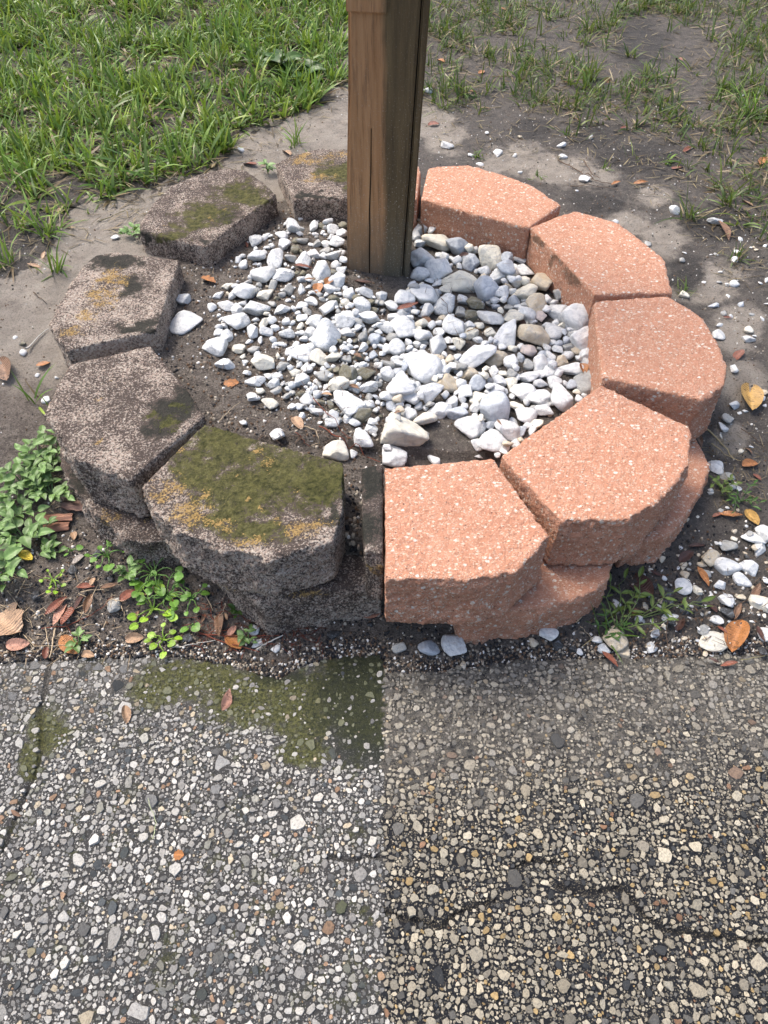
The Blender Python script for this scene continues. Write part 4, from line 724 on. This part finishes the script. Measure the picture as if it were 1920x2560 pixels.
fallen(564, 1750, 56, -62, 'pink', 'lance', 1.6, 'folded pink red leaf standing on the mossy driveway', roll=.6)
fallen(448, 2138, 28, 20, 'orange', 'oak', 1.4, 'crumpled orange scrap of leaf in the middle of the dry driveway', roll=.4)
fallen(9, 927, 64, 75, 'brown', 'oval', 1., 'curled brown leaf on sand at the frame edge behind the old wall', roll=.3)
# bark scraps under the weeds
def bark(px, py, l, w, ang, label, c=(.25, .13, .09)):
    x, y, z = ground(px, py); bm = bmesh.new(); bmesh.ops.create_grid(bm, x_segments=26, y_segments=8, size=.5)
    for v in bm.verts:
        u = v.co.copy(); v.co.y *= w*(1+.35*mnoise.noise(Vector((u.x*3, px, 0)))); v.co.x = u.x*l*(1+.1*mnoise.noise(Vector((u.y*9, px, 3)))); v.co.z = .003-.004*(u.y*2)**2+.0016*mnoise.noise(Vector((u.x*2, u.y*26, px)))+.002*mnoise.noise(Vector((u.x*3, u.y*3, px)))
    r = bmesh.ops.solidify(bm, geom=bm.faces[:], thickness=.0022); me = bpy.data.meshes.new('bark_scrap'); bm.to_mesh(me); bm.free()
    n = NT('bark', .85, .2); g = n.noise(90, 4, .7, n.scale((.12, 1, 1))); o = link('bark_scrap', me, n.done(n.mix(n.ramp(g, .3, .7), [q*.5 for q in c], [q*1.35 for q in c]), n.bump(g, .002, .8)), label=label, category='bark', group='bark scraps'); o.location = (x, y, z+.006); o.rotation_euler = (0, 0, math.radians(ang))
bark(128, 1322, .062, .018, 8, 'wavy red brown bark scrap lying in front of the bushy green weeds')
bark(142, 1296, .055, .015, 3, 'middle red brown bark scrap partly under the weeds', (.30, .16, .11))
bark(188, 1268, .04, .02, -12, 'short dark bark scrap pushed against the sunken lower block', (.16, .10, .08))
# ------------------------------------------------------------------ weeds
def stem_tube(pts, r0, r1, seg=6):
    V, Q = [], []
    for i, p in enumerate(pts):
        d = (Vector(pts[min(i+1, len(pts)-1)])-Vector(pts[max(i-1, 0)])).normalized(); a = d.orthogonal().normalized(); b = d.cross(a); r = r0+(r1-r0)*i/(len(pts)-1)
        for k in range(seg): t = 6.283*k/seg; V.append(Vector(p)+a*math.cos(t)*r+b*math.sin(t)*r)
        if i: Q += [((i-1)*seg+k, (i-1)*seg+(k+1) % seg, i*seg+(k+1) % seg, i*seg+k) for k in range(seg)]
    return [v[:] for v in V], Q
WG = {'herb': (.16, .27, .085), 'round': (.14, .29, .05), 'lime': (.25, .42, .04), 'vine': (.11, .16, .035), 'dark': (.05, .11, .02)}
_wl = {}
def weed(px, py, label, kind='ovate', c='herb', n=6, reach=.05, leaf=.03, rise=.025, heading=None, spread=6.28, name='leafy_weed', pairs=2):
    x, y, z = ground(px, py); t = bpy.data.objects.new(name, None); COL.objects.link(t); t.location = (x, y, z); t['label'] = label; t['category'] = 'weed'; t['group'] = 'weeds along the wall'
    V, Q, Cc = [], [], []
    for s in range(n):
        a = (heading or 0) + (R.uniform(-.5, .5)*spread if heading is not None else 6.283*(s+R.uniform(-.3, .3))/n); rc = reach*R.uniform(.5, 1.0); rs = rise*R.uniform(.5, 1.3); pts = []
        for k in range(7):
            u = k/6; d = rc*u; xx, yy = math.cos(a)*d, math.sin(a)*d; zz = rs*(math.sin(u*2.2))+.002; gz_ = soil_q(x+xx, y+yy)-z; pts.append((xx, yy, max(zz, 0)+max(min(gz_, .02), -.02)*u))
            a += R.gauss(0, .12)
        v, q = stem_tube(pts, .0013, .0007); o_ = len(V); V += v; Q += [tuple(i+o_ for i in f) for f in q]
        spots = [(pts[6], 0)] if kind == 'round' else [(pts[6], 0)] + [(pts[6-2*j], sgn) for j in range(1, pairs+1) if 6-2*j > 0 for sgn in (-1, 1)]
        for (p, sgn) in spots:
            key = (kind, c, R.randrange(4))
            if key not in _wl: _wl[key] = leaf_mesh('leaf', kind, 60+len(_wl), .30 if kind != 'round' else .1, .35 if kind != 'round' else .12, np.array(WG[c])*R.uniform(.75, 1.25), .04); _wl[key].materials.append(M_WEED)
            l = leaf*R.uniform(.5, 1.05); ya = a+sgn*R.uniform(.8, 1.2)+R.gauss(0, .15); o = link('leaf', _wl[key], parent=t); q_ = Matrix.Rotation(ya, 4, 'Z')@Matrix.Rotation(R.uniform(-.35, .15), 4, 'Y')@Matrix.Rotation(R.gauss(0, .25), 4, 'X')
            o.matrix_local = Matrix.Translation(Vector(p)+(q_.to_3x3()@Vector((l*.5, 0, 0))))@q_@Matrix.Diagonal((l, l*R.uniform(.9, 1.1), l, 1))
    me = mesh_np('stem', np.array(V), Q, None, True, np.tile(np.array(WG[c])*.9+.03, (len(V), 1))); link('stem', me, M_WEED, t)
    return t
weed(105, 1175, 'bushy green herb sprawling up against the old wall, farthest of the leafy clump', n=9, reach=.06, leaf=.023, rise=.02)
weed(60, 1215, 'leafy green herb in the thick of the clump, close to the frame edge', n=9, reach=.06, leaf=.025, rise=.022)
weed(130, 1240, 'leafy green herb leaning over the bark scraps', n=7, reach=.045, leaf=.025, rise=.02)
weed(25, 1300, 'paler green herb at the frame edge below the thick clump', n=7, reach=.055, leaf=.024, rise=.016)
weed(60, 1350, 'green herb in front of the bark scraps, nearest its yellow leaf', n=7, reach=.05, leaf=.028, rise=.025)
weed(18, 1445, 'separate serrated herb lowest at the frame edge', n=5, reach=.04, leaf=.032, rise=.02)
weed(100, 1390, 'creeping herb runner with one broad oval leaf on bare soil', n=3, reach=.045, leaf=.024, rise=.01, heading=.2, spread=1.2)
weed(150, 1130, 'small green herb shoot touching the upper old block', n=4, reach=.035, leaf=.022)
weed(180, 1380, 'two-leaved round seedling on the soil by the sunken block', 'round', 'round', 3, .012, .011, .008, name='round_leaved_weed')
weed(270, 1395, 'round-leaved weed tucked against the sunken block', 'round', 'round', 8, .028, .017, .014, name='round_leaved_weed')
weed(135, 1455, 'tiny lime green seedling cluster on open soil', 'round', 'lime', 8, .02, .009, .008, name='round_leaved_weed')
weed(325, 1440, 'oval-leaved seedling between the sunken block and the leaf pile', 'ovate', 'herb', 4, .018, .02, .015, name='seedling')
weed(385, 1440, 'dense round-leaved weed under the mossy front block', 'round', 'round', 13, .04, .017, .018, name='round_leaved_weed')
weed(420, 1490, 'middle of the three big round-leaved weeds below the mossy block', 'round', 'round', 12, .035, .016, .015, name='round_leaved_weed')
weed(385, 1525, 'bright round-leaved weed with kidney shaped leaves nearest the driveway', 'round', 'lime', 9, .034, .02, .01, name='round_leaved_weed')
weed(480, 1500, 'round-leaved weed creeping toward the litter below the mossy block', 'round', 'round', 8, .03, .014, .012, name='round_leaved_weed')
weed(482, 1567, 'single kidney shaped green leaf in the litter', 'round', 'round', 2, .008, .022, .01, name='round_leaved_weed')
weed(410, 1602, 'lime green round seedlings on the driveway edge', 'round', 'lime', 8, .024, .015, .01, name='round_leaved_weed')
weed(202, 1612, 'tiny four-leaved green seedling in front of the glossy orange leaf', 'ovate', 'herb', 4, .012, .016, .012, name='seedling', pairs=1)
weed(620, 1600, 'small green seedling next to the pale twig in the litter', 'ovate', 'herb', 4, .012, .014, .012, name='seedling', pairs=1)
weed(598, 1528, 'dim green seedling in the shade of the mossy block', 'ovate', 'dark', 4, .012, .014, .01, name='seedling', pairs=1)
weed(670, 436, 'little green sprout between the two far old blocks', 'ovate', 'herb', 5, .015, .02, .02, name='seedling', pairs=1)
weed(700, 180, 'broad rosette weed in the lawn beside the post', 'ovate', 'dark', 7, .03, .06, .03)
weed(770, 195, 'blue green rosette weed at the sandy lawn edge', 'ovate', 'dark', 8, .03, .05, .02)
weed(335, 590, 'flat green sprig on sand beside the speckled old block', 'ovate', 'herb', 6, .03, .018, .01, name='seedling')
weed(1545, 1575, 'sprawling green vine rooted under the lower pink block', 'lance', 'vine', 6, .085, .024, .028, heading=1.2, spread=2.6, name='vine_weed', pairs=2)
weed(1600, 1545, 'long thin vine weed reaching toward the white stones', 'lance', 'vine', 3, .12, .024, .02, heading=.45, spread=.7, name='vine_weed', pairs=2)
weed(1530, 1580, 'low dark green mat of weed at the lower pink block foot', 'lance', 'dark', 6, .035, .016, .012, name='vine_weed')
weed(1800, 1225, 'small green vine weed beside the lower pink block on edge', 'ovate', 'vine', 5, .04, .012, .018, name='vine_weed')
weed(1850, 1255, 'dull green weed patch on the yard side of the lower pink block', 'lance', 'dark', 6, .04, .015, .012, name='vine_weed')
# ------------------------------------------------------------------ twigs, needles, roots
def twig(pts_px, r, c, label, name='twig', lift=.003, r1=None, fork=None):
    W_ = [ground(px, py) for px, py in pts_px]; o0 = Vector(W_[0]); dense = []
    for a, b in zip(W_, W_[1:]):
        for k in range(5): p = Vector(a).lerp(Vector(b), k/5); dense.append(p)
    dense.append(Vector(W_[-1])); P = []
    for i, p in enumerate(dense): zt = max(top_z(p.x, p.y), 0) if p.y > .57 else .002; P.append(Vector((p.x+R.gauss(0, .0005), p.y+R.gauss(0, .0005), zt+lift+R.uniform(0, .0012)))-o0)
    v, q = stem_tube([p[:] for p in P], r, r1 or r*.5, 6); key = 'tw'+str(c)
    m = bpy.data.materials.get(key)
    if not m: n = NT(key, .8, .25); g = n.noise(300, 3, .7); m = n.done(n.mix(g, [k*.6 for k in c], [min(1, k*1.4) for k in c]), n.bump(g, .001, .5))
    o = link(name, mesh_np(name, np.array(v), q, None, True), m, label=label, category=name.replace('_', ' '), group='twigs and needles in the litter'); o.location = o0
PALE, RED, GREY, BRN = (.42, .33, .22), (.17, .05, .03), (.46, .44, .40), (.12, .08, .055)
twig([(140, 1575), (136, 1600), (128, 1650)], .0016, PALE, 'pale thick twig poking over the driveway edge by the seedling')
twig([(116, 1572), (122, 1610), (125, 1640)], .0008, PALE, 'thin pale twig next to the thick one at the driveway edge')
twig([(0, 1515), (45, 1535), (80, 1560)], .0008, PALE, 'thin straw running from the frame edge to the broad tan leaf')
twig([(20, 1480), (60, 1530), (85, 1572)], .0007, PALE, 'fine dry root crossing behind the broad tan leaf')
twig([(105, 1575), (170, 1568), (230, 1540), (285, 1500)], .0008, RED, 'long red pine needle stretching under the leaf pile')
twig([(165, 1560), (185, 1595)], .0007, RED, 'short red needle below the leaf pile')
twig([(205, 1484), (240, 1476), (275, 1478)], .0009, PALE, 'pale stalk joining the red leaf pile')
twig([(60, 1590), (90, 1620), (170, 1618)], .0007, PALE, 'bent straw in front of the broad tan leaf')
twig([(490, 1580), (560, 1610), (600, 1622), (650, 1637)], .0011, RED, 'long dark red needle along the driveway edge under the litter')
twig([(500, 1590), (600, 1595), (700, 1592)], .0009, RED, 'straight red needle crossing the orange oval leaf')
twig([(642, 1632), (670, 1610), (708, 1592)], .0017, GREY, 'pale grey twig sloping up from the notch in the driveway edge')
twig([(432, 1622), (460, 1622), (500, 1610), (540, 1605)], .0009, GREY, 'thin white root curving along the driveway edge')
twig([(515, 1492), (528, 1515), (533, 1530)], .0008, PALE, 'short pale straw below the mossy block')
twig([(700, 1550), (740, 1554), (790, 1552)], .0009, (.25, .24, .12), 'olive stalk lying in the litter')
twig([(675, 1590), (692, 1560), (700, 1545)], .0009, (.30, .26, .14), 'short yellowish stalk standing from the litter')
twig([(565, 1510), (560, 1530), (548, 1545)], .0006, PALE, 'curly pale tendril in the litter')
twig([(120, 883), (88, 880), (72, 880)], .0001, PALE, 'hair thin straw on the sand')
twig([(70, 882), (95, 850), (122, 825)], .0019, GREY, 'grey twig on sand leaning to the pinkish old block')
twig([(85, 735), (120, 765)], .0013, BRN, 'short dark twig on sand behind the pinkish old block')
twig([(255, 555), (290, 540), (320, 528), (352, 526)], .0011, (.2, .18, .09), 'thin olive twig on sand beside the speckled block')
twig([(318, 533), (322, 548)], .0011, (.2, .16, .07), 'stubby side twig on the sand by the lawn')
twig([(548, 1058), (575, 1030), (602, 1010)], .0007, PALE, 'straight straw on the bare soil inside the ring')
twig([(522, 645), (532, 665), (534, 690)], .0006, PALE, 'curved straw near the orange leaf inside the ring')
twig([(740, 1085), (760, 1110), (775, 1120)], .0007, RED, 'short red needle behind the mossy front block')
twig([(762, 1070), (790, 1080), (798, 1100), (778, 1118)], .0009, PALE, 'looped pale root around a small stone')
twig([(800, 1070), (850, 1105), (900, 1140), (950, 1160)], .0012, RED, 'long red brown twig inside the ring in front of the dark mossy stones')
twig([(785, 1010), (830, 1060), (880, 1120)], .0008, RED, 'thin red twig running beside the grey stone inside the ring')
twig([(935, 660), (970, 690)], .0015, BRN, 'dark stick at the foot of the post')
twig([(1035, 572), (1060, 600)], .0035, BRN, 'thick dark stick beside the post among white stones')
twig([(1395, 405), (1440, 430), (1485, 455), (1530, 465)], .0014, BRN, 'long dark twig lying over the washed sand')
twig([(1458, 405), (1480, 440), (1500, 452)], .0012, BRN, 'shorter dark twig crossing the long one on washed sand')
twig([(1425, 470), (1470, 465), (1545, 478)], .001, BRN, 'thin twig in front of the crossing twigs on sand')
twig([(1752, 1065), (1790, 1100), (1815, 1128), (1830, 1150)], .0016, (.36, .29, .16), 'yellow dry vine stalk beside the widest pink block')
twig([(1778, 1112), (1810, 1140), (1850, 1155)], .001, (.36, .29, .16), 'thin forked dry stalk near the widest pink block')
twig([(1850, 1075), (1885, 1100), (1915, 1130)], .0009, BRN, 'thin dark twig on grey sand at the yard side')
twig([(1440, 1560), (1460, 1535), (1475, 1522)], .0009, PALE, 'pale straw leaning on the lower pink block')
twig([(1620, 1588), (1640, 1575), (1655, 1568)], .001, PALE, 'short pale root behind a wedge of white stone')
twig([(1450, 1570), (1470, 1590), (1480, 1602)], .0008, PALE, 'pale root tangle near the round white stone')
twig([(1660, 1560), (1665, 1600), (1672, 1640)], .0008, BRN, 'dark thin twig over the driveway edge behind small stones')
twig([(1850, 1655), (1880, 1650), (1920, 1642)], .0009, (.2, .18, .1), 'dry grass stalk along the driveway edge')
twig([(1100, 780), (1115, 790), (1130, 805)], .0008, BRN, 'thin dark twig among the white stones near the post')
twig([(1165, 845), (1190, 838), (1220, 832)], .001, (.3, .2, .1), 'brown straw across the white heap')
twig([(385, 2100), (392, 2060), (375, 2010), (372, 2000)], .0006, (.36, .40, .24), 'thin pale grass stalk lying on the dry driveway')
def needles():                                                 # short dark rootlets and needles nobody could count
    V, Q, C = [], [], []; off = 0
    for (x0, y0, x1, y1, n_, c) in [(480, 1500, 830, 1620, 210, RED), (0, 1440, 330, 1640, 150, PALE), (1560, 1400, 1920, 1650, 130, BRN), (1760, 1080, 1920, 1260, 130, (.25, .2, .12)), (540, 900, 950, 1120, 170, BRN), (100, 1060, 200, 1300, 60, PALE), (1060, 700, 1300, 900, 60, BRN), (500, 380, 700, 440, 50, BRN)]:
        pts = [ground(R.uniform(x0, x1), R.uniform(y0, y1)) for _ in range(n_)]; B = np.array([(p[0], p[1], top_z(p[0], p[1])+.001) for p in pts])
        v, q, c_ = ribbons(B, rng.uniform(0, 6.28, n_), rng.uniform(.008, .032, n_), np.full(n_, .0011), rng.uniform(1.35, 1.65, n_), rng.uniform(-.15, .2, n_), np.tile(np.array(c), (n_, 1))*rng.uniform(.6, 1.3, (n_, 1)), 3); V.append(v); Q.append(q+off); C.append(c_); off += len(v)
    n = NT('rootlet', .85, .2); link('rootlets', mesh_np('rootlets', np.concatenate(V), np.concatenate(Q), None, True, np.concatenate(C)), n.done(n.attr('Col')), kind='stuff', label='tangled rootlets and dry needles in the litter', category='litter')
needles()
